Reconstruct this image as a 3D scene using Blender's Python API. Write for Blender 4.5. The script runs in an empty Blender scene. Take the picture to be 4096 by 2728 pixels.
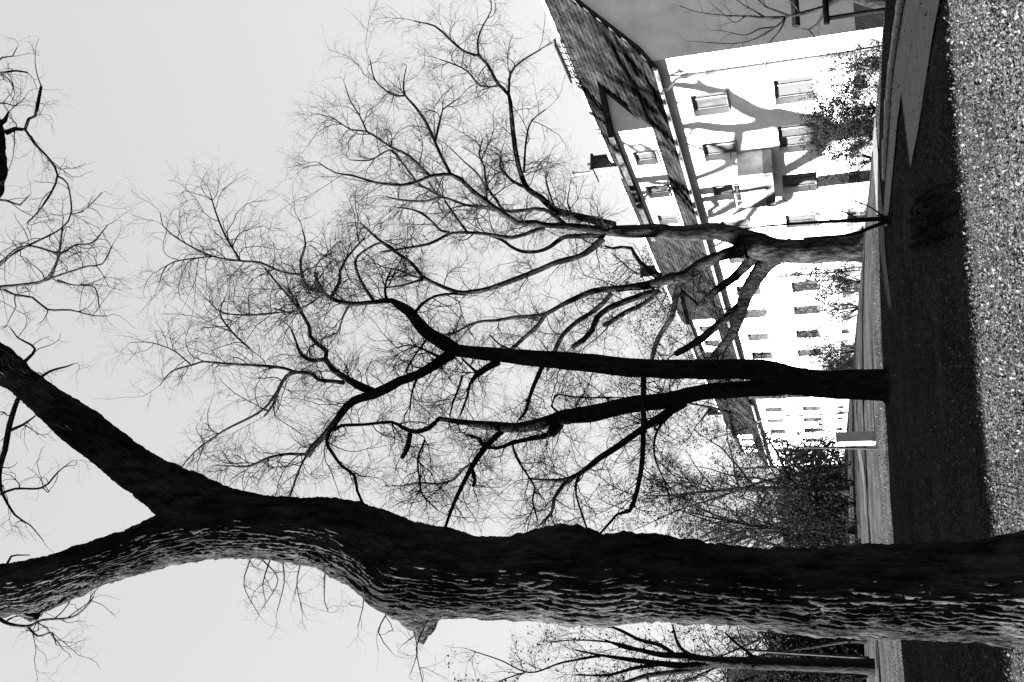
import bpy, bmesh, math, random
import numpy as np
from mathutils import Matrix, Vector

sc = bpy.context.scene
col = sc.collection
rng = np.random.default_rng(7)
random.seed(7)

# ------------------------------------------------------------------ camera
FPX, TILT, ROLL, EYE = 3868.0, math.radians(16.8), math.radians(3.69), 1.6
vF = np.array([0, math.cos(TILT), math.sin(TILT)])
vR = np.array([1.0, 0, 0])
vU = np.array([0, -math.sin(TILT), math.cos(TILT)])
Iu = math.cos(ROLL) * vU + math.sin(ROLL) * vR
Ir = math.cos(ROLL) * vR - math.sin(ROLL) * vU
O = np.array([0, 0, EYE])
cam_d = bpy.data.cameras.new('camera')
cam = bpy.data.objects.new('camera', cam_d)
col.objects.link(cam)
cam_d.sensor_fit = 'HORIZONTAL'
cam_d.sensor_width = 36.0
cam_d.lens = 36.0 * FPX / 4096
cam_d.clip_start = 0.05
cam_d.clip_end = 3000
M = Matrix.Identity(4)
for i in range(3):
    M[i][0] = -Iu[i]; M[i][1] = Ir[i]; M[i][2] = -vF[i]; M[i][3] = O[i]
cam.matrix_world = M
sc.camera = cam

# ------------------------------------------------------------------ light
SUN_AZ, SUN_EL = math.radians(101.0), math.radians(24.0)     # azimuth measured to the left of the view direction
sun_dir = Vector((-math.sin(SUN_AZ) * math.cos(SUN_EL), math.cos(SUN_AZ) * math.cos(SUN_EL), math.sin(SUN_EL)))
w = bpy.data.worlds.new('World'); sc.world = w; w.use_nodes = True
nt = w.node_tree; nt.nodes.clear()
sky = nt.nodes.new('ShaderNodeTexSky'); sky.sky_type = 'NISHITA'; sky.sun_disc = False
sky.sun_elevation = SUN_EL
sky.sun_rotation = math.atan2(sun_dir.x, sun_dir.y)
sky.altitude = 200; sky.air_density = 0.2; sky.dust_density = 0.3; sky.ozone_density = 1.0
sep = nt.nodes.new('ShaderNodeSeparateColor')               # the film saw the sky through a red filter
bg = nt.nodes.new('ShaderNodeBackground'); bg.inputs['Strength'].default_value = 0.05
out = nt.nodes.new('ShaderNodeOutputWorld')
film = nt.nodes.new('ShaderNodeMath'); film.operation = 'POWER'; film.inputs[1].default_value = 0.22   # flat film tone of the pale sky
nt.links.new(sky.outputs[0], sep.inputs[0]); nt.links.new(sep.outputs[0], film.inputs[0]); nt.links.new(film.outputs[0], bg.inputs['Color'])
nt.links.new(bg.outputs[0], out.inputs['Surface'])
sl = bpy.data.lights.new('sun', 'SUN'); sl.energy = 5.0; sl.angle = math.radians(0.53); sl.color = (1, 1, 1)
so = bpy.data.objects.new('sun', sl); col.objects.link(so)
so.rotation_euler = sun_dir.to_track_quat('Z', 'Y').to_euler()
so.location = sun_dir * 60
vs = sc.view_settings
sc.display_settings.display_device = 'sRGB'
vs.view_transform = 'Standard'; vs.look = 'None'; vs.gamma = 1.0; vs.use_curve_mapping = False
vs.exposure = 4.38
sc.render.engine = 'CYCLES'
sc.cycles.max_bounces = 5
sc.cycles.diffuse_bounces = 3

# ------------------------------------------------------------------ projection helpers
def ray(x, y): return vF * FPX + Ir * (1364 - y) - Iu * (x - 2048)
def P(x, y, Y):
    d = ray(x, y); return O + d * (Y / d[1])
AZF = math.radians(18.464)
CORN = P(3540, 108, 30.0)
CORN[2] = -1.18
fu = np.array([-math.sin(AZF), math.cos(AZF)]); fn = np.array([-math.cos(AZF), -math.sin(AZF)])
def gz(X, Y):
    X = np.asarray(X, float); Y = np.asarray(Y, float)
    s = np.clip((X - CORN[0]) * fn[0] + (Y - CORN[1]) * fn[1], 0, 18)
    return -1.18 * ((18 - s) / 18) ** 3.0
def gpt(x, y, up=0.0):
    d = ray(x, y); Ys = np.geomspace(3, 600, 6000)
    p = O[None] + d[None] * (Ys / d[1])[:, None]
    i = int(np.argmax(p[:, 2] <= gz(p[:, 0], p[:, 1]) + up)); return p[i]

# ------------------------------------------------------------------ object helpers
def tag(o, label=None, cat=None, group=None, kind=None):
    if label: o['label'] = label
    if cat: o['category'] = cat
    if group: o['group'] = group
    if kind: o['kind'] = kind
    return o
def empty(name, loc, rz=0.0):
    o = bpy.data.objects.new(name, None); col.objects.link(o)
    o.location = loc; o.rotation_euler = (0, 0, rz); o.empty_display_size = 0.3
    return o
def mesh_np(name, V, Fq, smooth=False):
    me = bpy.data.meshes.new(name)
    V = np.asarray(V, np.float32).reshape(-1, 3)
    me.vertices.add(len(V)); me.vertices.foreach_set('co', V.ravel())
    if isinstance(Fq, np.ndarray): Fq = [Fq]
    lo = np.concatenate([f.ravel() for f in Fq]).astype(np.int32)
    tot = np.concatenate([np.full(len(f), f.shape[1], np.int32) for f in Fq])
    st = np.concatenate([[0], np.cumsum(tot)[:-1]]).astype(np.int32)
    me.loops.add(len(lo)); me.loops.foreach_set('vertex_index', lo)
    me.polygons.add(len(tot)); me.polygons.foreach_set('loop_start', st)
    if smooth: me.polygons.foreach_set('use_smooth', np.ones(len(tot), bool))
    me.update(calc_edges=True)
    return me
def obj(name, me, m, parent=None):
    o = bpy.data.objects.new(name, me); col.objects.link(o)
    if m is not None and not me.materials: me.materials.append(m)
    if parent is not None: o.parent = parent
    return o
class MB:
    """collects simple solids for one mesh"""
    def __init__(s): s.v = []; s.f = []
    def quad(s, a, b, c, d):
        i = len(s.v); s.v += [a, b, c, d]; s.f.append((i, i + 1, i + 2, i + 3))
    def poly(s, pts):
        i = len(s.v); s.v += list(pts); s.f.append(tuple(range(i, i + len(pts))))
    def box(s, x0, x1, y0, y1, z0, z1):
        i = len(s.v)
        s.v += [(x0, y0, z0), (x1, y0, z0), (x1, y1, z0), (x0, y1, z0), (x0, y0, z1), (x1, y0, z1), (x1, y1, z1), (x0, y1, z1)]
        for f in ((0, 3, 2, 1), (4, 5, 6, 7), (0, 1, 5, 4), (1, 2, 6, 5), (2, 3, 7, 6), (3, 0, 4, 7)):
            s.f.append(tuple(i + k for k in f))
    def tube(s, pts, r, n=8):
        pts = [Vector(p) for p in pts]; base = len(s.v)
        for k, p in enumerate(pts):
            t = (pts[min(k + 1, len(pts) - 1)] - pts[max(k - 1, 0)]).normalized()
            a = t.cross(Vector((0, 0, 1)));
            if a.length < .05: a = t.cross(Vector((1, 0, 0)))
            a.normalize(); b = t.cross(a)
            for j in range(n):
                q = 2 * math.pi * j / n
                s.v.append(tuple(p + (a * math.cos(q) + b * math.sin(q)) * r))
        for k in range(len(pts) - 1):
            for j in range(n):
                s.f.append((base + k * n + j, base + k * n + (j + 1) % n, base + (k + 1) * n + (j + 1) % n, base + (k + 1) * n + j))
        s.f.append(tuple(base + j for j in range(n))); s.f.append(tuple(base + (len(pts) - 1) * n + j for j in reversed(range(n))))
    def mesh(s, name, recalc=True, bevel=0.0):
        me = bpy.data.meshes.new(name); me.from_pydata(s.v, [], s.f)
        if recalc or bevel:
            bm = bmesh.new(); bm.from_mesh(me)
            if bevel:
                bmesh.ops.remove_doubles(bm, verts=bm.verts, dist=1e-5)
                bmesh.ops.bevel(bm, geom=[e for e in bm.edges if e.is_manifold and e.calc_face_angle(0) > .6], offset=bevel, segments=1, affect='EDGES')
            bmesh.ops.recalc_face_normals(bm, faces=bm.faces); bm.to_mesh(me); bm.free()
        me.update(); return me
    def build(s, name, m, parent=None, bevel=0.0): return obj(name, s.mesh(name, True, bevel), m, parent)

# ------------------------------------------------------------------ materials (black and white film: neutral greys)
def mat(name, lo, hi, rough=0.9, scale=6.0, detail=6.0, bump=0.0, bscale=None, stretch=(1, 1, 1), spec=0.0, coord='Object', lo2=None, hi2=None, s2=None):
    m = bpy.data.materials.new(name); m.use_nodes = True
    n = m.node_tree; b = n.nodes['Principled BSDF']
    b.inputs['Roughness'].default_value = rough; b.inputs['Specular IOR Level'].default_value = spec
    tc = n.nodes.new('ShaderNodeTexCoord'); mp = n.nodes.new('ShaderNodeMapping'); mp.inputs['Scale'].default_value = stretch
    n.links.new(tc.outputs[coord], mp.inputs['Vector'])
    no = n.nodes.new('ShaderNodeTexNoise'); no.inputs['Scale'].default_value = scale; no.inputs['Detail'].default_value = detail
    no.inputs['Roughness'].default_value = .62
    n.links.new(mp.outputs[0], no.inputs['Vector'])
    cr = n.nodes.new('ShaderNodeValToRGB')
    cr.color_ramp.elements[0].position = .36; cr.color_ramp.elements[1].position = .64
    cr.color_ramp.elements[0].color = (lo, lo, lo, 1); cr.color_ramp.elements[1].color = (hi, hi, hi, 1)
    n.links.new(no.outputs[0], cr.inputs[0]); src = cr.outputs[0]
    if s2:
        n2 = n.nodes.new('ShaderNodeTexNoise'); n2.inputs['Scale'].default_value = s2; n2.inputs['Detail'].default_value = 4
        n.links.new(mp.outputs[0], n2.inputs['Vector'])
        c2 = n.nodes.new('ShaderNodeValToRGB'); c2.color_ramp.elements[0].position = .38; c2.color_ramp.elements[1].position = .62
        c2.color_ramp.elements[0].color = (lo2,) * 3 + (1,); c2.color_ramp.elements[1].color = (hi2,) * 3 + (1,)
        n.links.new(n2.outputs[0], c2.inputs[0])
        mx = n.nodes.new('ShaderNodeMixRGB'); mx.blend_type = 'MULTIPLY'; mx.inputs[0].default_value = 1
        n.links.new(src, mx.inputs[1]); n.links.new(c2.outputs[0], mx.inputs[2]); src = mx.outputs[0]
    n.links.new(src, b.inputs['Base Color'])
    if bump:
        nb = n.nodes.new('ShaderNodeTexNoise'); nb.inputs['Scale'].default_value = bscale or scale * 3; nb.inputs['Detail'].default_value = 5
        n.links.new(mp.outputs[0], nb.inputs['Vector'])
        bp = n.nodes.new('ShaderNodeBump'); bp.inputs['Strength'].default_value = 1.0; bp.inputs['Distance'].default_value = bump
        n.links.new(nb.outputs[0], bp.inputs['Height']); n.links.new(bp.outputs[0], b.inputs['Normal'])
    return m
m_ground = mat('grass_soil', .01, .03, scale=9, detail=9, bump=.05, bscale=22, coord='Object', lo2=.55, hi2=1.1, s2=.7)
m_blade = mat('dry_grass', .014, .034, scale=2.2, detail=6)
m_leaf = mat('fallen_leaf', .02, .038, scale=40, detail=2)
m_paleleaf = mat('pale_leaf', .03, .055, scale=30, detail=2)
m_asph = mat('asphalt', .11, .14, scale=3.5, detail=8, bump=.006, bscale=90, lo2=.85, hi2=1.08, s2=40)
m_pave = mat('pale_gravel', .06, .085, scale=5, detail=8, bump=.01, bscale=60)
m_kerb = mat('kerb_concrete', .14, .24, scale=9, bump=.006)
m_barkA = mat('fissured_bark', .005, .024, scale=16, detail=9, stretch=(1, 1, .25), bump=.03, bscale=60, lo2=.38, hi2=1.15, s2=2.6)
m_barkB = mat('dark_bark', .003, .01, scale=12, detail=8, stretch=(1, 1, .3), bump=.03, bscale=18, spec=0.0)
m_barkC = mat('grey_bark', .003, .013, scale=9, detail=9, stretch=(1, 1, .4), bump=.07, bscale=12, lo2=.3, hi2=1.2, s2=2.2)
m_twig = mat('twig_bark', .003, .008, scale=3)
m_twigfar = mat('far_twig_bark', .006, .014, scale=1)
m_dleaf = mat('withered_leaf', .003, .01, scale=3)
m_plaster = mat('white_plaster', .5, .64, scale=1.3, detail=7, bump=.003, bscale=60, lo2=.93, hi2=1.02, s2=.5, rough=.95)
m_plinth = mat('grey_plinth', .1, .17, scale=2.5, detail=7, bump=.006, bscale=50)
m_tile = mat('roof_tile', .004, .014, scale=3.2, detail=9, bump=.012, bscale=16, lo2=.45, hi2=1.25, s2=1.1)
m_dark = mat('dark_wood_board', .012, .03, scale=5, stretch=(1, 1, 1))
m_zinc = mat('zinc_sheet', .06, .12, scale=4, rough=.5, spec=.4)
m_brick = mat('sooty_brick', .02, .05, scale=8, bump=.01)
m_frame = mat('window_paint', .07, .12, scale=9)
m_metal = mat('rack_metal', .003, .007, scale=9, rough=.6)
m_cab = mat('cabinet_paint', .06, .09, scale=6, rough=.6)
m_panel = mat('balcony_panel', .12, .18, scale=3)
m_conc = mat('balcony_concrete', .04, .07, scale=5, bump=.004)
m_block = mat('neighbour_render', .3, .4, scale=2)
m_pole = mat('dull_metal', .012, .02, scale=9)
m_box = mat('box_paint', .2, .26, scale=6)
m_trail = mat('trodden_path', .022, .034, scale=5, detail=8, bump=.01, bscale=60)
m_hedge = mat('evergreen_leaf', .003, .01, scale=3)
def glass():
    m = bpy.data.materials.new('window_glass'); m.use_nodes = True
    b = m.node_tree.nodes['Principled BSDF']; b.inputs['Base Color'].default_value = (.03, .03, .03, 1)
    b.inputs['Roughness'].default_value = .06; b.inputs['Specular IOR Level'].default_value = .6
    n = m.node_tree; no = n.nodes.new('ShaderNodeTexNoise'); no.inputs['Scale'].default_value = 1.5
    bp = n.nodes.new('ShaderNodeBump'); bp.inputs['Distance'].default_value = .004
    n.links.new(no.outputs[0], bp.inputs['Height']); n.links.new(bp.outputs[0], b.inputs['Normal'])
    return m
m_glass = glass()

# ------------------------------------------------------------------ ground
def ground_mesh():
    gx = np.unique(np.concatenate([np.linspace(-16, 16, 161), np.linspace(-60, 60, 61), np.array([-900, -400, -200, -120, 120, 200, 400, 900])]))
    gy = np.unique(np.concatenate([np.linspace(2, 30, 141), np.linspace(30, 90, 61), np.array([-60, -30, -10, 120, 180, 260, 400, 900, 2000])]))
    X, Y = np.meshgrid(gx, gy)
    Z = gz(X, Y)
    near = (np.abs(X) < 18) & (Y < 40) & (Y > 1)
    Z = Z + np.where(near, (np.sin(X * 1.9 + Y * .7) * np.sin(Y * 1.6 - X * .4)) * .018 + np.sin(X * 4.7 + 1.3 * np.sin(Y * 3.1)) * np.sin(Y * 5.3) * .008, 0)
    V = np.stack([X, Y, Z], -1).reshape(-1, 3)
    ny, nx = X.shape
    i = (np.arange(ny - 1)[:, None] * nx + np.arange(nx - 1)[None]).ravel()
    return mesh_np('ground', V, np.stack([i, i + 1, i + nx + 1, i + nx], 1), True)
tag(obj('ground', ground_mesh(), m_ground), kind='structure')

def strip(name, left, right, m, up=.03, n=40, parent=None):
    """a ground-hugging ribbon between two pixel outlines"""
    def res(pts):
        g = np.array([gpt(x, y)[:2] for x, y in pts]); d = np.r_[0, np.cumsum(np.linalg.norm(np.diff(g, axis=0), axis=1))]
        k = np.linspace(0, d[-1], n); return np.stack([np.interp(k, d, g[:, 0]), np.interp(k, d, g[:, 1])], 1)
    a, b = res(left), res(right); rows = []
    K = 5
    for j in range(K):
        q = a + (b - a) * j / (K - 1); rows.append(np.column_stack([q, gz(q[:, 0], q[:, 1]) + up]))
    V = np.stack(rows, 1).reshape(-1, 3)
    i = (np.arange(n - 1)[:, None] * K + np.arange(K - 1)[None]).ravel()
    me = mesh_np(name, V, np.stack([i, i + 1, i + K + 1, i + K], 1), True)
    bm = bmesh.new(); bm.from_mesh(me); bmesh.ops.recalc_face_normals(bm, faces=bm.faces)
    if sum(f.normal.z for f in bm.faces) < 0: bmesh.ops.reverse_faces(bm, faces=bm.faces)
    bm.to_mesh(me); bm.free()
    return obj(name, me, m, parent)
# asphalt lane, forking: the long arm runs on to the left, the short one ends in leaf litter
lane = strip('asphalt_path', [(3642, -60), (3631, 0), (3605, 140), (3577, 326), (3566, 500), (3552, 680), (3541, 818), (3538, 900)],
             [(3700, -60), (3690, 0), (3655, 190), (3612, 372), (3595, 500), (3578, 680), (3564, 818), (3554, 905)], m_asph)
tag(lane, kind='structure')
lane2 = strip('asphalt_path', [(3700, -60), (3690, 0), (3655, 190), (3612, 372), (3627, 500), (3640, 600), (3647, 660)],
              [(3782, -60), (3768, 0), (3740, 140), (3710, 326), (3683, 500), (3664, 600), (3650, 668)], m_asph, up=.0265)
tag(lane2, kind='structure')
kerb = empty('kerb', gpt(3580, 300)); tag(kerb, kind='structure')
kp = np.array([gpt(x, y)[:2] for x, y in [(3624, -60), (3612, 0), (3590, 140), (3566, 326), (3553, 500), (3541, 730)]])
kd = np.r_[0, np.cumsum(np.linalg.norm(np.diff(kp, axis=0), axis=1))]
st_me = MB(); st_me.box(-.48, .48, -.06, .06, -.1, .085); st_me = st_me.mesh('kerb_stone', True, .012)
s_ = .5
while s_ < kd[-1]:
    q = np.array([np.interp(s_, kd, kp[:, k]) for k in (0, 1)]); q2 = np.array([np.interp(s_ + .3, kd, kp[:, k]) for k in (0, 1)])
    o = obj('kerb_stone', st_me, m_kerb, kerb)
    o.location = Vector((q[0], q[1], float(gz(*q)))) - Vector(kerb.location)
    o.rotation_euler = (random.uniform(-.02, .02), random.uniform(-.015, .015), math.atan2(q2[1] - q[1], q2[0] - q[0]) + random.uniform(-.015, .015))
    s_ += 1.0
tag(strip('gravel_path', [(3497, 470), (3495, 600), (3503, 740), (3511, 860), (3523, 1000), (3543, 1150), (3560, 1236)],
          [(3506, 470), (3514, 600), (3526, 740), (3536, 860), (3548, 1050), (3562, 1150), (3570, 1236)], m_pave, up=.02), kind='structure')
tag(strip('far_footpath', [(3415, 1560), (3420, 1680), (3427, 1777), (3440, 1850), (3456, 1946), (3462, 2060)],
          [(3423, 1560), (3430, 1680), (3440, 1777), (3454, 1850), (3472, 1946), (3480, 2060)], m_trail, up=.02), kind='structure')

# ------------------------------------------------------------------ houses
def wall_openings(mb, L, z0, z1, b, opens, reveal, t0=0.0):
    """front wall in the plane local x = b, with rectangular openings (T0,T1,za,zb) and reveals"""
    ts = sorted({t0, L} | {o[0] for o in opens} | {o[1] for o in opens})
    zs = sorted({z0, z1} | {o[2] for o in opens} | {o[3] for o in opens})
    for i in range(len(ts) - 1):
        for k in range(len(zs) - 1):
            tc, zc = (ts[i] + ts[i + 1]) / 2, (zs[k] + zs[k + 1]) / 2
            if any(o[0] < tc < o[1] and o[2] < zc < o[3] for o in opens): continue
            mb.quad((b, ts[i], zs[k]), (b, ts[i], zs[k + 1]), (b, ts[i + 1], zs[k + 1]), (b, ts[i + 1], zs[k]))
    for a, c, za, zb in opens:
        r = b + reveal
        mb.quad((b, a, za), (r, a, za), (r, a, zb), (b, a, zb)); mb.quad((b, c, za), (b, c, zb), (r, c, zb), (r, c, za))
        mb.quad((b, a, zb), (r, a, zb), (r, c, zb), (b, c, zb)); mb.quad((b, a, za), (b, c, za), (r, c, za), (r, a, za))
_wcache = {}
def window_meshes(W, H, div):
    k = (round(W, 2), round(H, 2), div)
    if k not in _wcache:
        f = MB(); e = .06
        f.box(-.04, .04, 0, W, 0, e); f.box(-.04, .04, 0, W, H - e, H)
        f.box(-.04, .04, 0, e, e, H - e); f.box(-.04, .04, W - e, W, e, H - e)
        for d in range(1, div):
            f.box(-.04, .04, W * d / div - .04, W * d / div + .04, e, H - e)
        p = MB(); pw = W / div; p.box(-.008, .008, .04, pw - .04, .04, H - .04)
        s = MB(); s.box(-.36, -.045, -.04, W + .04, -.05, .012)
        _wcache[k] = (f.mesh('window'), p.mesh('pane'), s.mesh('sill', True, .008))
    return _wcache[k]
def add_window(parent, b, t0, t1, z0, z1, div=2, sill=True, flat=False):
    fm, pm, sm = window_meshes(t1 - t0, z1 - z0, div)
    w_ = obj('window', fm, m_frame, parent); w_.location = (b, t0, z0)
    par, off = (parent, Vector((b, t0, z0))) if flat else (w_, Vector((0, 0, 0)))
    for d in range(div):
        p = obj('pane', pm, m_glass, par); p.location = off + Vector((.012, (t1 - t0) / div * d, 0))
    if sill:
        s = obj('sill', sm, m_zinc, par); s.location = off
RIDGE_B, RIDGE_Z, DEPTH = 4.2, 10.75, 8.4
PROF = [(-.42, 6.69), (.40, 7.23), (RIDGE_B, RIDGE_Z)]
def roof_z(b):
    if b > RIDGE_B: b = 2 * RIDGE_B - b
    return np.interp(b, [p[0] for p in PROF], [p[1] for p in PROF])
tile_me = None
def house(T0, L, up, gr, ba, dormers, chim, balc, pipes, walk, label):
    p0 = CORN[:2] + fu * T0
    h = empty('house', (p0[0], p0[1], -1.18), AZF)
    tag(h, label, 'house', 'row of two-storey houses')
    ups = [(c - .68, c + .68, 4.7, 5.88) for c in up]
    grs = [(c - w2, c + w2, 1.95, 3.22) for c, w2 in gr]
    w_ = MB(); wall_openings(w_, L, .8, 6.78, 0, ups + grs, .34)
    for T in (0, L):
        w_.poly([(0, T, .8), (0, T, 6.78), (.0, T, 6.9), (.4, T, 7.12), (RIDGE_B, T, RIDGE_Z - .12), (DEPTH - .4, T, 7.12), (DEPTH, T, 6.9), (DEPTH, T, .8)])
    w_.quad((DEPTH, 0, .8), (DEPTH, L, .8), (DEPTH, L, 6.9), (DEPTH, 0, 6.9))
    w_.build('wall', m_plaster, h)
    pl = MB(); wall_openings(pl, L - .03, -1.0, .8, .03, [(c - .36, c + .36, .36, .77) for c in ba], .2, .03)
    for T in (.03, L - .03): pl.quad((.03, T, -1), (.03, T, .8), (DEPTH - .03, T, .8), (DEPTH - .03, T, -1))
    pl.quad((.0, 0, .8), (DEPTH, 0, .8), (DEPTH, L, .8), (.0, L, .8))
    pl.build('plinth', m_plinth, h)
    for a, c, za, zb in ups: add_window(h, .3, a, c, za, zb)
    for a, c, za, zb in grs: add_window(h, .3, a, c, za, zb, 3 if c - a > 1.7 else 2)
    for c in ba: add_window(h, .2, c - .36, c + .36, .36, .77, 1, False)
    # roof shell
    prof = PROF + [(2 * RIDGE_B - PROF[1][0], PROF[1][1]), (2 * RIDGE_B - PROF[0][0], PROF[0][1])]
    r = MB(); a, c = -.25, L + .25; th = .16
    for k in range(4):
        (b0, z0), (b1, z1) = prof[k], prof[k + 1]
        r.quad((b0, a, z0), (b1, a, z1), (b1, c, z1), (b0, c, z0))
        r.quad((b0, a, z0 - th), (b0, c, z0 - th), (b1, c, z1 - th), (b1, a, z1 - th))
        for T in (a, c): r.quad((b0, T, z0 - th), (b1, T, z1 - th), (b1, T, z1), (b0, T, z0))
    for b0, z0 in (prof[0], prof[-1]): r.quad((b0, a, z0 - th), (b0, a, z0), (b0, c, z0), (b0, c, z0 - th))
    roof = r.build('roof', m_dark, h)
    # tiles on the street side
    V, F = [], []
    for (b0, z0), (b1, z1) in ((PROF[0], PROF[1]), (PROF[1], PROF[2])):
        n = max(2, int(round(math.hypot(b1 - b0, z1 - z0) / .3))); db, dz = (b1 - b0) / n, (z1 - z0) / n
        ln = math.hypot(db, dz); nx, nz = -dz / ln, db / ln
        nt_ = int((c - a) / .25)
        for k in range(n):
            for j in range(nt_):
                t0 = a + .25 * j + (.125 if k % 2 else 0); t1 = t0 + .242
                jit = random.uniform(0, .03)
                lo = (b0 + db * k + nx * (.05 + jit), z0 + dz * k + nz * (.05 + jit)); hi = (b0 + db * (k + 1.15) + nx * .015, z0 + dz * (k + 1.15) + nz * .015)
                bt = (b0 + db * k + nx * .002, z0 + dz * k + nz * .002); i = len(V)
                tm = (t0 + t1) / 2
                V += [(lo[0], t0, lo[1]), (lo[0] + nx * .018, tm, lo[1] + nz * .018), (lo[0], t1, lo[1]), (hi[0], t1, hi[1]), (hi[0] + nx * .018, tm, hi[1] + nz * .018), (hi[0], t0, hi[1]), (bt[0], t0, bt[1]), (bt[0], t1, bt[1])]
                F += [(i, i + 5, i + 4, i + 1), (i + 1, i + 4, i + 3, i + 2), (i + 6, i, i + 1, i + 1), (i + 6, i + 1, i + 2, i + 7)]
    me = bpy.data.meshes.new('roof_tiles'); me.from_pydata(V, [], [f if len(set(f)) == 4 else tuple(dict.fromkeys(f)) for f in F]); me.update()
    tag(obj('roof_tiles', me, m_tile, roof), kind='stuff')
    rt = MB()
    rt.poly([(RIDGE_B - .16, 0, RIDGE_Z - .08), (RIDGE_B - .09, 0, RIDGE_Z + .05), (RIDGE_B, 0, RIDGE_Z + .1), (RIDGE_B + .09, 0, RIDGE_Z + .05), (RIDGE_B + .16, 0, RIDGE_Z - .08)])
    pr = rt.v[:]; rt.poly([(x, .37, z + .025) for x, y, z in pr]); n5 = 5
    for k in range(4): rt.f.append((k, k + 1, 5 + k + 1, 5 + k))
    rtm = rt.mesh('ridge_tile'); t = a
    while t < c:
        o = obj('ridge_tile', rtm, m_kerb, roof); o.location = (0, t, random.uniform(-.01, .015)); t += .36
    g = MB(); g.tube([(PROF[0][0] - .06, a, PROF[0][1] - .08), (PROF[0][0] - .06, c, PROF[0][1] - .08)], .065); g.build('gutter', m_zinc, h)
    for T in pipes:
        d = MB(); d.tube([(-.46, T, 6.58), (-.44, T, 6.45), (-.12, T, 6.15), (-.09, T, 6.0), (-.09, T, .12), (-.2, T, .02)], .055)
        o = d.build('downpipe', m_zinc, h)
        q = MB()
        for zz in (1.6, 3.4, 5.2): q.box(-.16, .0, T - .075, T + .075, zz, zz + .04)
        q.build('pipe_bracket', m_zinc, o)
    for d0, d1, wins in dormers:
        fb, zt = .72, 8.97
        d = MB(); wall_openings(d, d1, roof_z(fb) - .1, zt, fb, [(c_ - .55, c_ + .55, 7.72, 8.62) for c_ in wins], .3, d0)
        bk = 2.7
        for T in (d0, d1): d.poly([(fb, T, roof_z(fb) - .1), (fb, T, zt), (bk, T, zt + .38), (bk, T, roof_z(bk) - .1)])
        dm = d.build('dormer', m_plaster, h)
        for c_ in wins: add_window(dm, fb + .26, c_ - .55, c_ + .55, 7.72, 8.62, 2, True, True)
        q = MB(); i0, i1, z0, z1 = fb - .32, 3.0, zt - .02, zt + .44
        for s in (0, .2):
            q.quad((i0, d0 - .22, z0 + s), (i1, d0 - .22, z1 + s), (i1, d1 + .22, z1 + s), (i0, d1 + .22, z0 + s))
        for T in (d0 - .22, d1 + .22): q.quad((i0, T, z0), (i1, T, z1), (i1, T, z1 + .2), (i0, T, z0 + .2))
        for b0, z in ((i0, z0), (i1, z1)): q.quad((b0, d0 - .22, z), (b0, d1 + .22, z), (b0, d1 + .22, z + .2), (b0, d0 - .22, z + .2))
        q.build('dormer_roof', m_dark, dm)
        q = MB()
        for T in (d0 - .03, d1 + .03):
            q.tube([(fb + .02, T, roof_z(fb) + .1), (1.6, T, roof_z(1.6) + .1), (2.6, T, roof_z(2.6) + .1)], .075, 6)
        q.build('flashing', m_dark, dm)
    for T, w2, zt, flue in chim:
        q = MB(); q.box(RIDGE_B - .35, RIDGE_B + .35, T - w2, T + w2, 9.9, zt); q.box(RIDGE_B - .43, RIDGE_B + .43, T - w2 - .08, T + w2 + .08, zt, zt + .12)
        ch = q.build('chimney', m_brick, roof, .01)
        for k in range(3):
            q = MB(); q.tube([(RIDGE_B, T + (k - 1) * w2 * .6, zt + .12), (RIDGE_B, T + (k - 1) * w2 * .6, zt + .3)], .11, 10); q.build('chimney_pot', m_brick, roof)
        if flue:
            q = MB(); q.tube([(RIDGE_B, T + w2 * .5, zt + .1), (RIDGE_B, T + w2 * .5, zt + 1.15)], .07, 10); q.tube([(RIDGE_B, T + w2 * .5, zt + 1.13), (RIDGE_B, T + w2 * .5, zt + 1.2)], .13, 10)
            q.build('flue_pipe', m_zinc, roof)
    if walk:
        q = MB(); a_, c_ = walk
        for b_, z_ in ((RIDGE_B - .45, RIDGE_Z + .12), (RIDGE_B - .2, RIDGE_Z + .16)):
            q.tube([(b_, a_, z_), (b_, c_, z_)], .04, 6)
        k = a_ + .1
        while k < c_:
            q.tube([(RIDGE_B - .5, k, RIDGE_Z + .12), (RIDGE_B - .15, k, RIDGE_Z + .17)], .025, 5); q.tube([(RIDGE_B - .4, k, RIDGE_Z + .12), (RIDGE_B - .62, k, RIDGE_Z - .5)], .025, 5); k += .42
        q.build('roof_walkway', m_metal, roof)
    for t0, t1 in balc:
        q = MB(); q.box(-1.0, -.002, t0, t1, 3.5, 3.82); ba_ = q.build('balcony', m_conc, h, .01)
        q = MB(); q.box(-.97, -.93, t0 + .03, t1 - .03, 3.822, 4.72); q.build('panel', m_panel, ba_)
        for T in (t0 + .03, t1 - .07):
            q = MB(); q.box(-.928, -.01, T, T + .04, 3.822, 4.72); q.build('panel', m_panel, ba_)
        q = MB(); q.tube([(-.01, t0 + .05, 4.93), (-.95, t0 + .05, 4.93)], .03, 6); q.tube([(-.95, t0 + .02, 4.93), (-.95, t1 - .02, 4.93)], .032, 6); q.tube([(-.95, t1 - .05, 4.93), (-.01, t1 - .05, 4.93)], .03, 6)
        for T in np.linspace(t0 + .06, t1 - .06, 5): q.box(-.97, -.93, T - .025, T + .025, 4.722, 4.93)
        q.build('railing', m_zinc, ba_)
    return h
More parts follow.
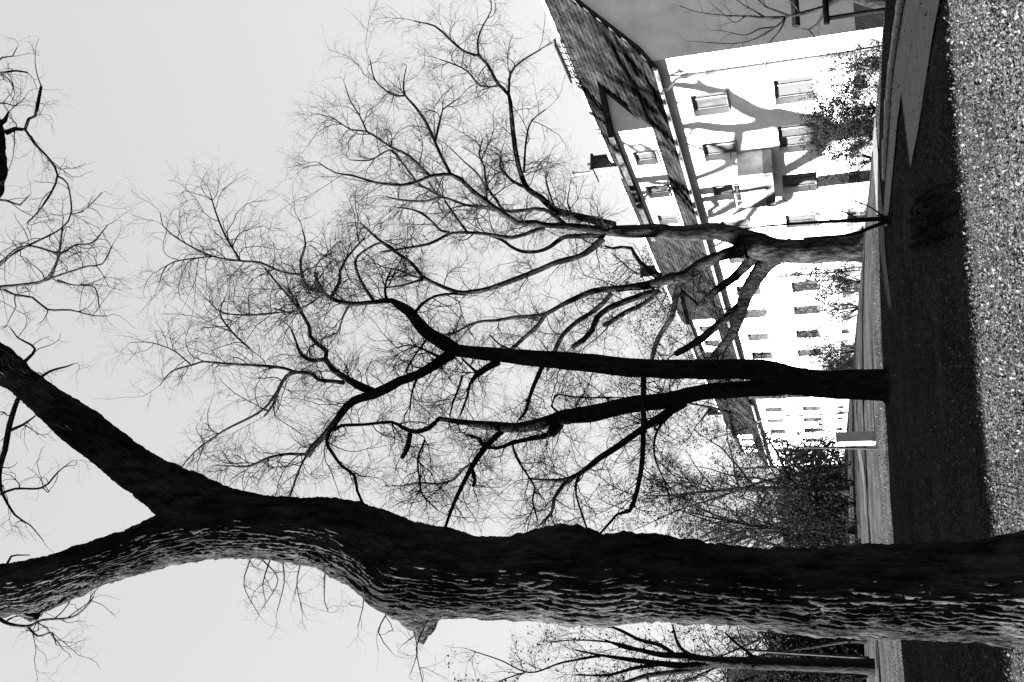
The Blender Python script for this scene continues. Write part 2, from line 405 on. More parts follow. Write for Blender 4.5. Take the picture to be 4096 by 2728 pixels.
house(0, 36.0, [2.95, 6.2, 9.6, 12.95, 16.4, 20.8, 24.4, 28.5, 32.2], [(2.78, .76), (5.95, .98), (9.45, .8), (12.95, .68), (16.4, .68), (20.8, .68), (24.4, .68), (28.5, .68), (32.2, .68)],
      [2.8, 6.05, 9.5, 12.95, 20.8, 28.55], [(5.2, 14.4, (7.4, 10.35, 13.1)), (26.9, 33.2, (28.6, 31.4))],
      [(14.2, .62, 11.65, True), (28.4, .9, 11.75, False)], [(6.4, 9.2)], [1.0, 19.0], (3.7, 6.2),
      'nearer white house with tiled roof, balcony and grey gable wall')
house(43.0, 26.0, [3.3, 7.0, 10.8, 14.8, 18.7, 22.7], [(3.4, .68), (7.0, .68), (10.8, .68), (14.8, .68), (18.7, .68), (22.7, .68)],
      [3.4, 7.0, 10.8], [(15.0, 22.5, (17.0, 20.3))], [(6.0, .7, 11.8, False), (21, .6, 11.7, False)], [(18.4, 22.6)], [5.1], None,
      'farther white house seen small between the dark trunks')

# ------------------------------------------------------------------ tree machinery
def norm(a): return a / np.maximum(np.linalg.norm(a, axis=-1, keepdims=True), 1e-9)
def catmull(pts, vals, step):
    pts = np.asarray(pts, float); n = len(pts)
    if n == 2:
        pts = np.array([pts[0], (pts[0] + pts[1]) / 2, pts[1]]); vals = np.array([vals[0], (vals[0] + vals[1]) / 2, vals[1]]); n = 3
    P_ = np.vstack([2 * pts[0] - pts[1], pts, 2 * pts[-1] - pts[-2]]); outp, outv = [], []
    for i in range(n - 1):
        p0, p1, p2, p3 = P_[i:i + 4]; k = max(1, int(np.linalg.norm(p2 - p1) / step))
        for j in range(k):
            t = j / k; outp.append(.5 * (2 * p1 + (p2 - p0) * t + (2 * p0 - 5 * p1 + 4 * p2 - p3) * t * t + (3 * p1 - p0 - 3 * p2 + p3) * t ** 3)); outv.append(vals[i] * (1 - t) + vals[i + 1] * t)
    outp.append(pts[-1]); outv.append(vals[-1]); return np.array(outp), np.array(outv)
def frames(pts):
    t = norm(np.gradient(pts, axis=0)); n = len(pts); u = np.zeros((n, 3))
    r = np.array([0, -1.0, 0.001]); u[0] = norm(np.cross(t[0], r)) if np.linalg.norm(np.cross(t[0], r)) > .1 else norm(np.cross(t[0], [1, 0, 0]))
    for i in range(1, n): u[i] = norm(u[i - 1] - t[i] * (u[i - 1] @ t[i]))
    return t, u, np.cross(t, u)
def vnoise(p, seed=0):
    """cheap value noise, (N,3)->(N,) in -1..1"""
    i = np.floor(p).astype(np.int64); f = p - i; f = f * f * (3 - 2 * f); r = 0
    def h(a):
        k = (a[:, 0] * 374761393 + a[:, 1] * 668265263 + a[:, 2] * 2147483647 + seed * 974711) & 0x7fffffff
        k = ((k ^ (k >> 13)) * 1274126177) & 0x7fffffff; k ^= k >> 16; return (k % 65536) / 32768.0 - 1
    for dx in (0, 1):
        for dy in (0, 1):
            for dz in (0, 1):
                wgt = (f[:, 0] if dx else 1 - f[:, 0]) * (f[:, 1] if dy else 1 - f[:, 1]) * (f[:, 2] if dz else 1 - f[:, 2])
                r = r + wgt * h(i + np.array([dx, dy, dz]))
    return r
def worley(p, seed=1):
    i = np.floor(p).astype(np.int64); f1 = np.full(len(p), 9.0); f2 = f1.copy()
    for dx in (-1, 0, 1):
        for dy in (-1, 0, 1):
            for dz in (-1, 0, 1):
                c = i + np.array([dx, dy, dz]); k = (c[:, 0] * 73856093 ^ c[:, 1] * 19349663 ^ c[:, 2] * 83492791 ^ seed * 7919) & 0x7fffffff
                pt = []
                for q in range(3):
                    k = (k * 1103515245 + 12345) & 0x7fffffff; pt.append((k >> 8) % 4096 / 4096.0)
                d = np.linalg.norm(c + np.stack(pt, 1) - p, axis=1); n2 = np.minimum(np.maximum(d, f1), f2); f1 = np.minimum(f1, d); f2 = n2
    return f1, f2
def worley2(u, v, n, seed=1):
    i = np.floor(u).astype(np.int64); j = np.floor(v).astype(np.int64); f1 = np.full(len(u), 9.0); f2 = f1.copy()
    for dx in (-1, 0, 1):
        for dy in (-1, 0, 1):
            a, b = i + dx, j + dy; k = ((a % n) * 73856093 ^ b * 19349663 ^ seed * 83492791) & 0x7fffffff
            k = (k * 1103515245 + 12345) & 0x7fffffff; px = (k >> 8) % 4096 / 4096.0; k = (k * 1103515245 + 12345) & 0x7fffffff; py = (k >> 8) % 4096 / 4096.0
            d = np.hypot(a + px - u, b + py - v); f2 = np.minimum(np.maximum(d, f1), f2); f1 = np.minimum(f1, d)
    return f1, f2
def limb_mesh(name, pts, rad, sides, bark=0.0, lump=.06, seed=0, cap=True, bumps=()):
    n = len(pts); t, u, v = frames(pts); a = np.arange(sides) * 2 * math.pi / sides
    dirs = np.cos(a)[None, :, None] * u[:, None] + np.sin(a)[None, :, None] * v[:, None]
    base = pts[:, None] + dirs * rad[:, None, None]; flat = base.reshape(-1, 3); d = np.zeros(len(flat)); R = np.repeat(rad, sides)
    mid = float(np.median(rad))
    d += vnoise(flat / (mid * 1.6), seed) * lump * R + vnoise(flat / (mid * .6), seed + 5) * lump * .45 * R
    for bc, br, bh in bumps:
        q_ = np.linalg.norm(flat - bc, axis=1) / br; d += bh * np.exp(-q_ ** 2.4) * (1 + .6 * vnoise(flat / .04, 31) + .35 * vnoise(flat / .018, 32))
    if bark:
        s = np.r_[0, np.cumsum(np.linalg.norm(np.diff(pts, axis=0), axis=1))]; q = np.stack([(dirs * mid).reshape(-1, 3)[:, 0], (dirs * mid).reshape(-1, 3)[:, 1], (dirs * mid).reshape(-1, 3)[:, 2]], 1)
        ca = np.tile(np.cos(a) * mid, n); sa = np.tile(np.sin(a) * mid, n); ss = np.repeat(s, sides)
        nc = max(6, int(2 * math.pi * mid / .028)); th = np.tile(a, n) / (2 * math.pi) * nc
        th = th + vnoise(np.stack([ca * 4, sa * 4, ss * .8], 1), 11) * .55 + vnoise(np.stack([ca * 16, sa * 16, ss * 7], 1), 12) * .34 + vnoise(np.stack([ca * 50, sa * 50, ss * 30], 1), 16) * .2
        f1, f2 = worley2(th, ss / .4 + vnoise(np.stack([ca * 14, sa * 14, ss * .7], 1), 13) * .9, nc, seed + 3); e = np.clip((f2 - f1) / .55, 0, 1) ** .75
        g1, g2 = worley2(th * 2.0, ss / .12, nc * 2, seed + 9); e = e * .78 + .22 * np.clip((g2 - g1) / .5, 0, 1)
        d += (e - 1) * bark + vnoise(np.stack([ca * 70, sa * 70, ss * 45], 1), 15) * bark * .3 + vnoise(np.stack([ca * 26, sa * 26, ss * 14], 1), 17) * bark * .35
    V = flat + dirs.reshape(-1, 3) * d[:, None]
    i = (np.arange(n - 1)[:, None] * sides + np.arange(sides)[None]).ravel(); j = (np.arange(n - 1)[:, None] * sides + (np.arange(sides)[None] + 1) % sides).ravel()
    F = [np.stack([i, j, j + sides, i + sides], 1)]
    if cap:
        V = np.vstack([V, pts[-1] + t[-1] * rad[-1] * .6]); c = len(V) - 1; b = (n - 1) * sides + np.arange(sides)
        F.append(np.stack([b, np.roll(b, -1), np.full(sides, c)], 1))
    return mesh_np(name, V, F, True)
def tubes(Pa, Ra, sides=3):
    N, K, _ = Pa.shape; t = norm(np.gradient(Pa, axis=1)); ref = norm(rng.normal(size=(N, 1, 3))); u = norm(np.cross(t, ref + 1e-6)); v = np.cross(t, u)
    a = np.arange(sides) * 2 * math.pi / sides
    V = Pa[:, :, None] + Ra[:, :, None, None] * (np.cos(a)[None, None, :, None] * u[:, :, None] + np.sin(a)[None, None, :, None] * v[:, :, None])
    idx = np.arange(N * K * sides).reshape(N, K, sides); nx = np.roll(idx, -1, 2)
    F = np.stack([idx[:, :-1], nx[:, :-1], nx[:, 1:], idx[:, 1:]], -1).reshape(-1, 4)
    return V.reshape(-1, 3), F
def grow(S, D, Ln, R0, K, curl, lift, taper=.3):
    """vectorised wandering shoots -> points (N,K,3), radii (N,K)"""
    N = len(S); pts = np.zeros((N, K, 3)); pts[:, 0] = S; d = norm(D.copy()); bend = rng.normal(size=(N, 3)) * curl * .6; stp = (Ln / (K - 1))[:, None]
    for k in range(1, K):
        d = norm(d + bend + rng.normal(size=(N, 3)) * curl + np.array([0, 0, lift])); pts[:, k] = pts[:, k - 1] + d * stp
    return pts, R0[:, None] * np.linspace(1, taper, K)[None]
def sprout(Pa, Ra, per, ang, lo=.15):
    """starts / directions of side shoots on existing shoots"""
    N, K, _ = Pa.shape; cnt = rng.poisson(per, N); src = np.repeat(np.arange(N), cnt); M_ = len(src)
    q = (lo + (1 - lo) * rng.random(M_)) * (K - 1); k = np.minimum(q.astype(int), K - 2); f = (q - k)[:, None]
    S = Pa[src, k] * (1 - f) + Pa[src, k + 1] * f; T = norm(Pa[src, k + 1] - Pa[src, k]); side = norm(np.cross(T, rng.normal(size=(M_, 3))))
    an = ang * (.6 + .8 * rng.random(M_))[:, None]; R = Ra[src, k] * (1 - f[:, 0]) + Ra[src, k + 1] * f[:, 0]
    return S, T * np.cos(an) + side * np.sin(an), R, src
def twigs_from(limbs, per_m, L1, L2, L3, n2, n3, r1, r2, r3, curl=.22, lift=.06, seedmax=None, skip=0.0, l1K=8):
    S, D, R = [], [], []
    for pts, rad in limbs:
        ln = np.linalg.norm(np.diff(pts, axis=0), axis=1); c = np.r_[0, np.cumsum(ln)]; n = rng.poisson(per_m * c[-1] * (1 - skip))
        if n == 0 or len(pts) < 3: continue
        q = c[-1] * (skip + (1 - skip) * rng.random(n)); i = np.clip(np.searchsorted(c, q) - 1, 0, len(pts) - 2); t = norm(pts[i + 1] - pts[i])
        side = norm(np.cross(t, rng.normal(size=(n, 3)))); an = rng.uniform(.5, 1.15, n)[:, None]
        S.append(pts[i]); D.append(t * np.cos(an) + side * np.sin(an)); R.append(rad[i])
        S.append(pts[-1:]); D.append(norm(pts[-1:] - pts[-3:-2])); R.append(rad[-1:])
    S, D, R = np.vstack(S), np.vstack(D), np.concatenate(R); n = len(S)
    Pa, Ra = grow(S, D, rng.uniform(*L1, n) * (.55 + .6 * rng.random(n)), np.minimum(R * .6, rng.uniform(*r1, n)), l1K, curl, lift, .35); V, F = tubes(Pa, Ra, 4); outs = [(V, F)]; allp = [(Pa, Ra)]
    s, d, r, _ = sprout(Pa, Ra, n2, .85); P2, R2 = grow(s, d, rng.uniform(*L2, len(s)), np.minimum(r * .7, r2), 6, curl * 1.15, lift, .4); outs.append(tubes(P2, R2, 3))
    s, d, r, _ = sprout(P2, R2, n3, .8); P3, R3 = grow(s, d, rng.uniform(*L3, len(s)), np.minimum(r * .8, r3), 4, curl * 1.2, lift, .5); outs.append(tubes(P3, R3, 3))
    return outs, P2, P3
def join(outs):
    V, F, k = [], [], 0
    for v, f in outs: V.append(v); F.append(f + k); k += len(v)
    return np.vstack(V), np.vstack(F)
def leaves_mesh(name, C, size, flat=1.0):
    N = len(C); a = norm(rng.normal(size=(N, 3)) * np.array([1, 1, flat])); b = norm(np.cross(a, rng.normal(size=(N, 3)) * np.array([flat, flat, 1]))); s = (size * rng.uniform(.6, 1.3, N))[:, None]
    c3 = norm(np.cross(a, b))
    V = np.stack([C, C + a * s * .5 + b * s * .38 + c3 * s * .1, C + a * s, C + a * s * .5 - b * s * .38 + c3 * s * .1], 1)
    return mesh_np(name, V, np.arange(N * 4).reshape(N, 4))

class Tree:
    def __init__(s, name, label, Y0, bark, group=None, cat='tree', spread=.45, sides=12, step=.16, lump=.07):
        s.Y0, s.m, s.name, s.limbs, s.px = Y0, bark, name, [], []; s.spread, s.sides, s.step, s.lump = spread, sides, step, lump
        s.label, s.cat, s.group = label, cat, group; s.root = None
    def limb(s, pts, part='limb', sides=None, bark=0.0, dy=None, step=None, lump=None, off=0.0, twigs=True, bumps=()):
        pts = np.array(pts, float); first = s.root is None
        if first: y0 = s.Y0
        else:
            d = np.concatenate([np.hypot(q[:, 0] - pts[0, 0], q[:, 1] - pts[0, 1]) for q, _ in s.px]); yy = np.concatenate([y for _, y in s.px]); y0 = yy[np.argmin(d)]
        plen = np.r_[0, np.cumsum(np.hypot(*np.diff(pts[:, :2], axis=0).T))]; tot = plen[-1] * s.Y0 / FPX
        if dy is None: dy = 0.0 if first else float(np.clip(rng.normal() * .7, -1.2, 1.2)) * tot * s.spread
        Y = y0 + off + dy * plen / max(plen[-1], 1)
        W = np.array([P(x, y, q) for (x, y, _), q in zip(pts, Y)]); R = pts[:, 2] * ((W - O) @ vF) / FPX
        k = max(2, int(plen[-1] / 12)); ip = np.linspace(0, plen[-1], k)
        s.px.append((np.stack([np.interp(ip, plen, pts[:, 0]), np.interp(ip, plen, pts[:, 1])], 1), np.interp(ip, plen, Y)))
        if first:
            s.root = empty(s.name, (W[0][0], W[0][1], float(gz(W[0][0], W[0][1])))); tag(s.root, s.label, s.cat, s.group)
        W2, R2 = catmull(W, R, step or s.step)
        me = limb_mesh(part, W2 - np.array(s.root.location), R2, sides or s.sides, bark, s.lump if lump is None else lump, len(s.px), True, [(P(*bp, s.Y0) - np.array(s.root.location), br, bh) for bp, br, bh in bumps])
        o = obj(part, me, s.m, s.root)
        if twigs: s.limbs.append((W2, R2))
        return o
    def twigs(s, m, name='twigs', leaf=0, leaf_size=.06, limbs=None, **k):
        outs, P2, P3 = twigs_from(limbs or s.limbs, **k); V, F = join(outs); off = np.array(s.root.location)
        tag(obj(name, mesh_np(name, V - off, F), m, s.root), kind='stuff')
        if leaf:
            c = P3.reshape(-1, 3); c = c[rng.random(len(c)) < leaf]; tag(obj('leaves', leaves_mesh('leaves', c - off, leaf_size), m_dleaf, s.root), kind='stuff')
        return len(F)

# ------------------------------------------------------------------ foreground tree
def edge(tab): return [(x, (a + b) / 2, (b - a) / 2) for x, a, b in tab]
A = Tree('foreground_tree', 'huge forked tree with deeply fissured bark nearest the camera', 6.2, m_barkA, sides=150, step=.022, lump=.05, spread=.3)
A.limb(edge([(4480, 1960, 2790), (4400, 2010, 2730), (4300, 2062, 2675), (4200, 2105, 2630), (4096, 2137, 2595), (3991, 2161, 2578), (3855, 2174, 2564), (3584, 2181, 2551), (3313, 2185, 2540), (3110, 2188, 2523), (2907, 2179, 2503),
    (2703, 2147, 2490), (2602, 2124, 2488), (2500, 2122, 2496), (2419, 2138, 2506), (2300, 2114, 2508), (2211, 2117, 2488), (2032, 2147, 2480), (1884, 2138, 2477), (1765, 2108, 2474), (1616, 2084, 2462),
    (1557, 2063, 2415), (1438, 2022, 2334), (1319, 1989, 2280), (1200, 1990, 2252), (1093, 1990, 2234), (911, 1985, 2236), (780, 2010, 2250), (660, 2050, 2270), (546, 2110, 2302), (410, 2150, 2342), (273, 2197, 2402), (164, 2224, 2450), (91, 2243, 2457), (0, 2261, 2466), (-150, 2290, 2480), (-400, 2330, 2490)]),
    'trunk', 360, .027, lump=.055, step=.021, twigs=False, bumps=[((1690, 2470), .105, .16), ((1600, 2462), .1, .03), ((2310, 2118), .2, .03), ((2480, 2300), .16, .03), ((130, 2450), .07, .05)])
A.limb([(1180, 2100, 70), (1000, 2075, 105), (860, 2050, 112), (740, 1990, 110), (592, 1910, 92), (455, 1810, 83), (319, 1706, 86), (182, 1598, 68), (91, 1525, 60), (0, 1457, 76), (-150, 1340, 66), (-330, 1160, 56), (-420, 980, 50)], 'limb', 240, .022, dy=.45, step=.02, twigs=False)
A.limb([(130, 2400, 50), (120, 2445, 42), (150, 2470, 16)], 'branch_stub', 40, .02, dy=-.05, lump=.2, twigs=False)
fine = dict(sides=8, step=.06, lump=.05)
A.limb([(-420, 980, 50), (-250, 860, 48), (-60, 780, 46), (-22, 700, 46), (-24, 600, 45), (-25, 520, 40), (-30, 470, 30)], 'limb', 40, .02, dy=.8, twigs=False)
SM = []
def small(p, **k):
    n0 = len(A.limbs); A.limb(p, 'branch', **{**fine, **k}); SM.append(A.limbs[-1])
small([(-10, 500, 14), (20, 480, 9), (35, 447, 3)])
small([(25, 530, 11), (60, 515, 9), (100, 518, 7), (115, 475, 6), (140, 465, 6), (155, 395, 7), (165, 345, 5)])
small([(100, 518, 6), (140, 575, 5), (200, 640, 4.5), (230, 700, 4), (205, 770, 4), (150, 850, 3.5), (110, 890, 3)])
small([(230, 705, 4), (270, 735, 3), (285, 850, 3), (250, 910, 3.5), (170, 955, 4), (60, 1010, 4.5), (-40, 1080, 6)])
small([(285, 858, 3), (330, 845, 2.5), (370, 810, 2), (408, 770, 2)])
small([(-60, 1160, 11), (0, 1150, 9), (90, 1140, 8), (180, 1120, 6.5), (230, 1040, 5), (250, 910, 3.5)])
small([(180, 1122, 6), (240, 1100, 4), (350, 1065, 3.5), (410, 1055, 3), (450, 980, 2)])
small([(0, 1150, 6), (60, 1180, 5), (130, 1190, 4.5), (190, 1238, 4.5), (280, 1240, 3.5), (370, 1262, 2.5), (430, 1264, 2)])
small([(0, 1060, 6), (60, 1000, 5), (130, 985, 4), (240, 1012, 4), (300, 980, 3.5), (370, 970, 3), (430, 900, 2)])
small([(230, 1120, 4), (290, 1140, 3.5), (380, 1150, 3), (395, 1225, 2)])
small([(-60, 860, 7), (0, 800, 5), (80, 820, 4), (110, 790, 2)])
small([(-60, 290, 6), (0, 292, 4.5), (60, 283, 4), (110, 290, 3)])
small([(-40, 270, 5), (10, 230, 3.5), (50, 225, 2.5), (68, 190, 1.5)])
small([(-30, 410, 4), (30, 415, 2.5), (60, 425, 2), (100, 390, 1.5)])
small([(150, 1570, 6), (95, 1560, 7), (70, 1600, 9), (38, 1700, 11), (20, 1800, 11), (0, 1870, 10), (5, 1960, 6), (60, 2060, 4), (120, 2100, 2.5), (175, 2165, 1.5)])
small([(45, 1720, 7), (90, 1700, 5), (140, 1665, 3)])
small([(5, 1975, 5), (60, 1955, 4.5), (170, 1950, 4), (230, 1890, 3), (280, 1850, 1.8)])
small([(90, 1455, 8), (140, 1395, 5), (70, 1350, 3), (40, 1310, 2)])
small([(150, 1520, 7), (200, 1485, 5), (270, 1465, 3), (295, 1455, 2)])
small([(-30, 2450, 9), (20, 2490, 7), (110, 2505, 6), (170, 2480, 5), (290, 2468, 4), (360, 2410, 3), (375, 2385, 2)])
small([(110, 2505, 5), (150, 2545, 4), (210, 2530, 3), (225, 2580, 2)])
small([(20, 2270, 6), (45, 2225, 4), (120, 2220, 1.8)])
A.twigs(m_twig, limbs=SM, per_m=9, L1=(.2, .6), L2=(.1, .3), L3=(.06, .16), n2=3.0, n3=2.2, r1=(.003, .006), r2=.003, r3=.002, curl=.3, lift=.01, l1K=7)
A2 = []
for x, y in ((1050, 2240), (1080, 2238), (1200, 2260), (1130, 2245), (1000, 2240), (1300, 2285), (1420, 2330), (1640, 2480), (1690, 2540), (1560, 2430)):
    p = P(x, y, 6.2); q = P(x + random.uniform(-40, 60), y + random.uniform(130, 260), 6.2 + random.uniform(-.5, .5)); r_ = (p + q) / 2 + rng.normal(size=3) * .06
    W2, R2 = catmull(np.array([p, r_, q]), [.006, .004, .0025], .06); A2.append((W2, R2))
    obj('branch', limb_mesh('branch', W2 - np.array(A.root.location), R2, 5, 0, 0), m_twig, A.root)
A.twigs(m_twig, limbs=A2, per_m=9, L1=(.1, .35), L2=(.06, .18), L3=(.03, .09), n2=2.4, n3=1.6, r1=(.002, .004), r2=.0022, r3=.0016, curl=.3, lift=-.03, l1K=6)

# ------------------------------------------------------------------ twin-trunk tree
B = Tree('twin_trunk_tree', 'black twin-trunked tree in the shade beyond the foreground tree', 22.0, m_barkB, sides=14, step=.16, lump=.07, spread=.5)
B.limb([(3620, 1542, 125), (3592, 1542, 98), (3567, 1542, 80), (3530, 1541, 64), (3312, 1537, 55), (3159, 1520, 58), (3080, 1496, 56), (3006, 1477, 42), (2799, 1478, 39), (2544, 1472, 38), (2314, 1447, 37), (2110, 1431, 32), (1906, 1411, 26), (1810, 1400, 26)], 'trunk', 28)
B.limb([(3140, 1530, 50), (3060, 1550, 36), (3006, 1553, 33), (2900, 1562, 32), (2799, 1570, 31), (2671, 1602, 33), (2518, 1619, 33), (2365, 1655, 34), (2263, 1667, 30), (2161, 1696, 25), (2059, 1711, 20), (1998, 1706, 20), (1906, 1696, 14), (1830, 1686, 11), (1753, 1674, 9)], 'trunk', 24)
LB = [
 [(1830, 1402, 24), (1779, 1373, 30), (1702, 1325, 26), (1635, 1244, 21), (1597, 1221, 18), (1566, 1202, 12), (1497, 1208, 9), (1413, 1215, 9), (1344, 1202, 9), (1291, 1168, 9), (1268, 1122, 8), (1260, 1090, 7)],
 [(1497, 1206, 7), (1467, 1164, 7), (1436, 1107, 6), (1421, 1045, 6), (1452, 1007, 5), (1528, 969, 4), (1580, 1000, 3)],
 [(1329, 1183, 8), (1360, 1122, 7), (1360, 1084, 6), (1383, 1038, 5), (1417, 996, 4), (1459, 950, 3)],
 [(1280, 1165, 8), (1230, 1152, 9), (1207, 1095, 7), (1203, 1040, 5), (1222, 976, 4), (1210, 920, 3)],
 [(1215, 1100, 6), (1130, 1088, 4), (1040, 1050, 5), (980, 1045, 4), (850, 1025, 4), (720, 960, 3), (650, 900, 2), (640, 850, 1.5)],
 [(960, 1040, 4), (900, 940, 4), (860, 840, 3), (840, 770, 2)],
 [(850, 1025, 3), (700, 1046, 3), (655, 1080, 2.5), (638, 1130, 1.6)],
 [(1545, 1200, 6), (1540, 1160, 5), (1545, 1122, 4), (1566, 1076, 3)],
 [(1658, 1252, 7), (1689, 1214, 6), (1727, 1191, 5), (1781, 1175, 4), (1860, 1180, 3)],
 [(1810, 1412, 24), (1735, 1462, 20), (1666, 1501, 19), (1597, 1524, 19), (1551, 1551, 20), (1505, 1572, 20)],
 [(1505, 1572, 16), (1429, 1539, 16), (1375, 1508, 13), (1329, 1474, 12), (1302, 1436, 10), (1306, 1405, 9), (1268, 1374, 9), (1241, 1344, 8), (1237, 1306, 7), (1207, 1252, 7), (1184, 1198, 6)],
 [(1210, 1255, 5), (1150, 1180, 4), (1090, 1110, 4), (1060, 1070, 3)],
 [(1300, 1438, 9), (1245, 1440, 8), (1206, 1420, 7), (1191, 1390, 6), (1184, 1366, 4), (1166, 1320, 4)],
 [(1375, 1531, 9), (1321, 1524, 8), (1275, 1520, 7), (1245, 1497, 7), (1184, 1489, 7), (1145, 1505, 7), (1115, 1558, 7), (1092, 1619, 5), (1057, 1665, 4)],
 [(1184, 1489, 6), (1109, 1468, 6), (910, 1455, 5), (808, 1447, 4), (767, 1460, 4), (686, 1486, 3), (640, 1540, 2)],
 [(760, 1455, 3), (690, 1400, 2.5), (600, 1370, 2), (520, 1370, 1.5)],
 [(1125, 1540, 5), (1050, 1640, 5), (900, 1720, 4), (800, 1790, 3), (740, 1850, 2.5), (700, 1910, 2)],
 [(1115, 1250, 4), (1000, 1260, 4), (890, 1250, 3), (830, 1200, 2)],
 [(1000, 1395, 4), (930, 1330, 4), (880, 1255, 3), (900, 1190, 2)],
 [(1505, 1575, 18), (1413, 1604, 17), (1367, 1650, 15), (1329, 1704, 14), (1291, 1749, 13), (1252, 1788, 13), (1230, 1822, 14)],
 [(1240, 1815, 8), (1207, 1818, 6), (1161, 1815, 6), (1076, 1830, 5), (1000, 1864, 5), (940, 1865, 3), (860, 1860, 2)],
 [(1230, 1815, 5), (1203, 1864, 4), (1180, 1925, 4), (1160, 1990, 3)],
 [(1329, 1704, 9), (1306, 1765, 7), (1329, 1811, 7), (1367, 1864, 6), (1417, 1902, 6), (1429, 1964, 6), (1459, 2025, 4)],
 [(1337, 1719, 8), (1367, 1702, 7), (1459, 1698, 6), (1566, 1688, 6), (1610, 1710, 8), (1661, 1727, 9), (1717, 1711, 10), (1753, 1676, 8)],
 [(1640, 1735, 10), (1630, 1790, 11), (1610, 1830, 8)],
 [(1995, 1445, 16), (1911, 1493, 12), (1880, 1535, 6), (1868, 1590, 5), (1842, 1658, 4)],
 [(1911, 1493, 7), (1880, 1465, 5), (1849, 1436, 4)],
 [(1849, 1500, 5), (1840, 1540, 4), (1812, 1610, 4), (1800, 1660, 3)],
 [(2240, 1690, 22), (2218, 1715, 24), (2202, 1738, 20)],
 [(2202, 1735, 10), (2177, 1747, 10), (2110, 1757, 9), (2049, 1772, 8), (1988, 1793, 7), (1950, 1790, 5)],
 [(2008, 1725, 12), (1967, 1762, 12), (1927, 1808, 12), (1896, 1854, 11), (1865, 1910, 9), (1830, 1982, 8), (1804, 2043, 7), (1779, 2115, 6)],
 [(1937, 1785, 7), (1915, 1755, 7), (1865, 1740, 6)],
 [(1905, 1845, 7), (1855, 1874, 5), (1819, 1915, 5), (1753, 1936, 5), (1677, 1931, 4), (1600, 1945, 3)],
 [(1890, 1880, 8), (1900, 1920, 8), (1893, 1945, 7)],
 [(2740, 1610, 18), (2646, 1665, 16), (2569, 1716, 13), (2467, 1788, 13), (2396, 1834, 12), (2340, 1880, 11), (2279, 1915, 10), (2200, 1920, 5), (2120, 1915, 4)],
 [(2279, 1915, 9), (2253, 1941, 8), (2217, 1992, 7), (2207, 2048, 6), (2161, 2099, 5)],
 [(2320, 1895, 7), (2304, 1930, 5), (2304, 1977, 4), (2330, 2063, 4), (2355, 2130, 3)],
 [(2574, 1500, 12), (2574, 1620, 11), (2574, 1706, 11), (2567, 1859, 10), (2544, 1977, 9), (2518, 2043, 9), (2467, 2058, 5), (2430, 2100, 5), (2396, 2140, 4)],
 [(2171, 1460, 10), (2125, 1568, 8), (2100, 1650, 7), (2075, 1680, 4)],
 [(2690, 1650, 7), (2630, 1720, 5), (2617, 1820, 4), (2660, 1930, 3), (2680, 2000, 3)],
 [(2240, 1655, 6), (2205, 1625, 4), (2220, 1580, 3), (2330, 1590, 3), (2450, 1590, 4)],
 [(2050, 1770, 5), (2065, 1830, 4), (2140, 1950, 4), (2130, 2000, 4), (2150, 2080, 3)],
 [(1700, 1760, 5), (1670, 1840, 4), (1680, 1920, 4), (1690, 1980, 3), (1750, 2040, 3)],
 [(1760, 1430, 8), (1700, 1400, 4), (1640, 1380, 3), (1590, 1390, 2.5)],
 [(1720, 1340, 5), (1660, 1420, 4), (1620, 1490, 3)],
 [(1690, 1470, 6), (1650, 1560, 4), (1640, 1640, 3)],
 [(1400, 1215, 6), (1370, 1270, 4), (1350, 1330, 3), (1300, 1350, 2)],
 [(1290, 1180, 5), (1230, 1220, 4), (1170, 1250, 4), (1100, 1235, 3)],
]
for l in LB: B.limb(l)
for l in [[(3555, 1500, 34), (3578, 1462, 22), (3592, 1435, 9)], [(3560, 1590, 34), (3584, 1626, 20), (3598, 1650, 8)], [(3570, 1545, 40), (3605, 1548, 26), (3625, 1552, 10)]]: B.limb(l, 'root', twigs=False, dy=-.5)
lb = B.limbs[2:] + [(B.limbs[0][0][-50:], B.limbs[0][1][-50:]), (B.limbs[1][0][-60:], B.limbs[1][1][-60:])]
nB = B.twigs(m_twig, limbs=lb, per_m=5.5, L1=(.6, 2.0), L2=(.3, 1.0), L3=(.15, .5), n2=6.5, n3=3.6, r1=(.009, .018), r2=.008, r3=.0048, curl=.21, lift=-.012, l1K=9)

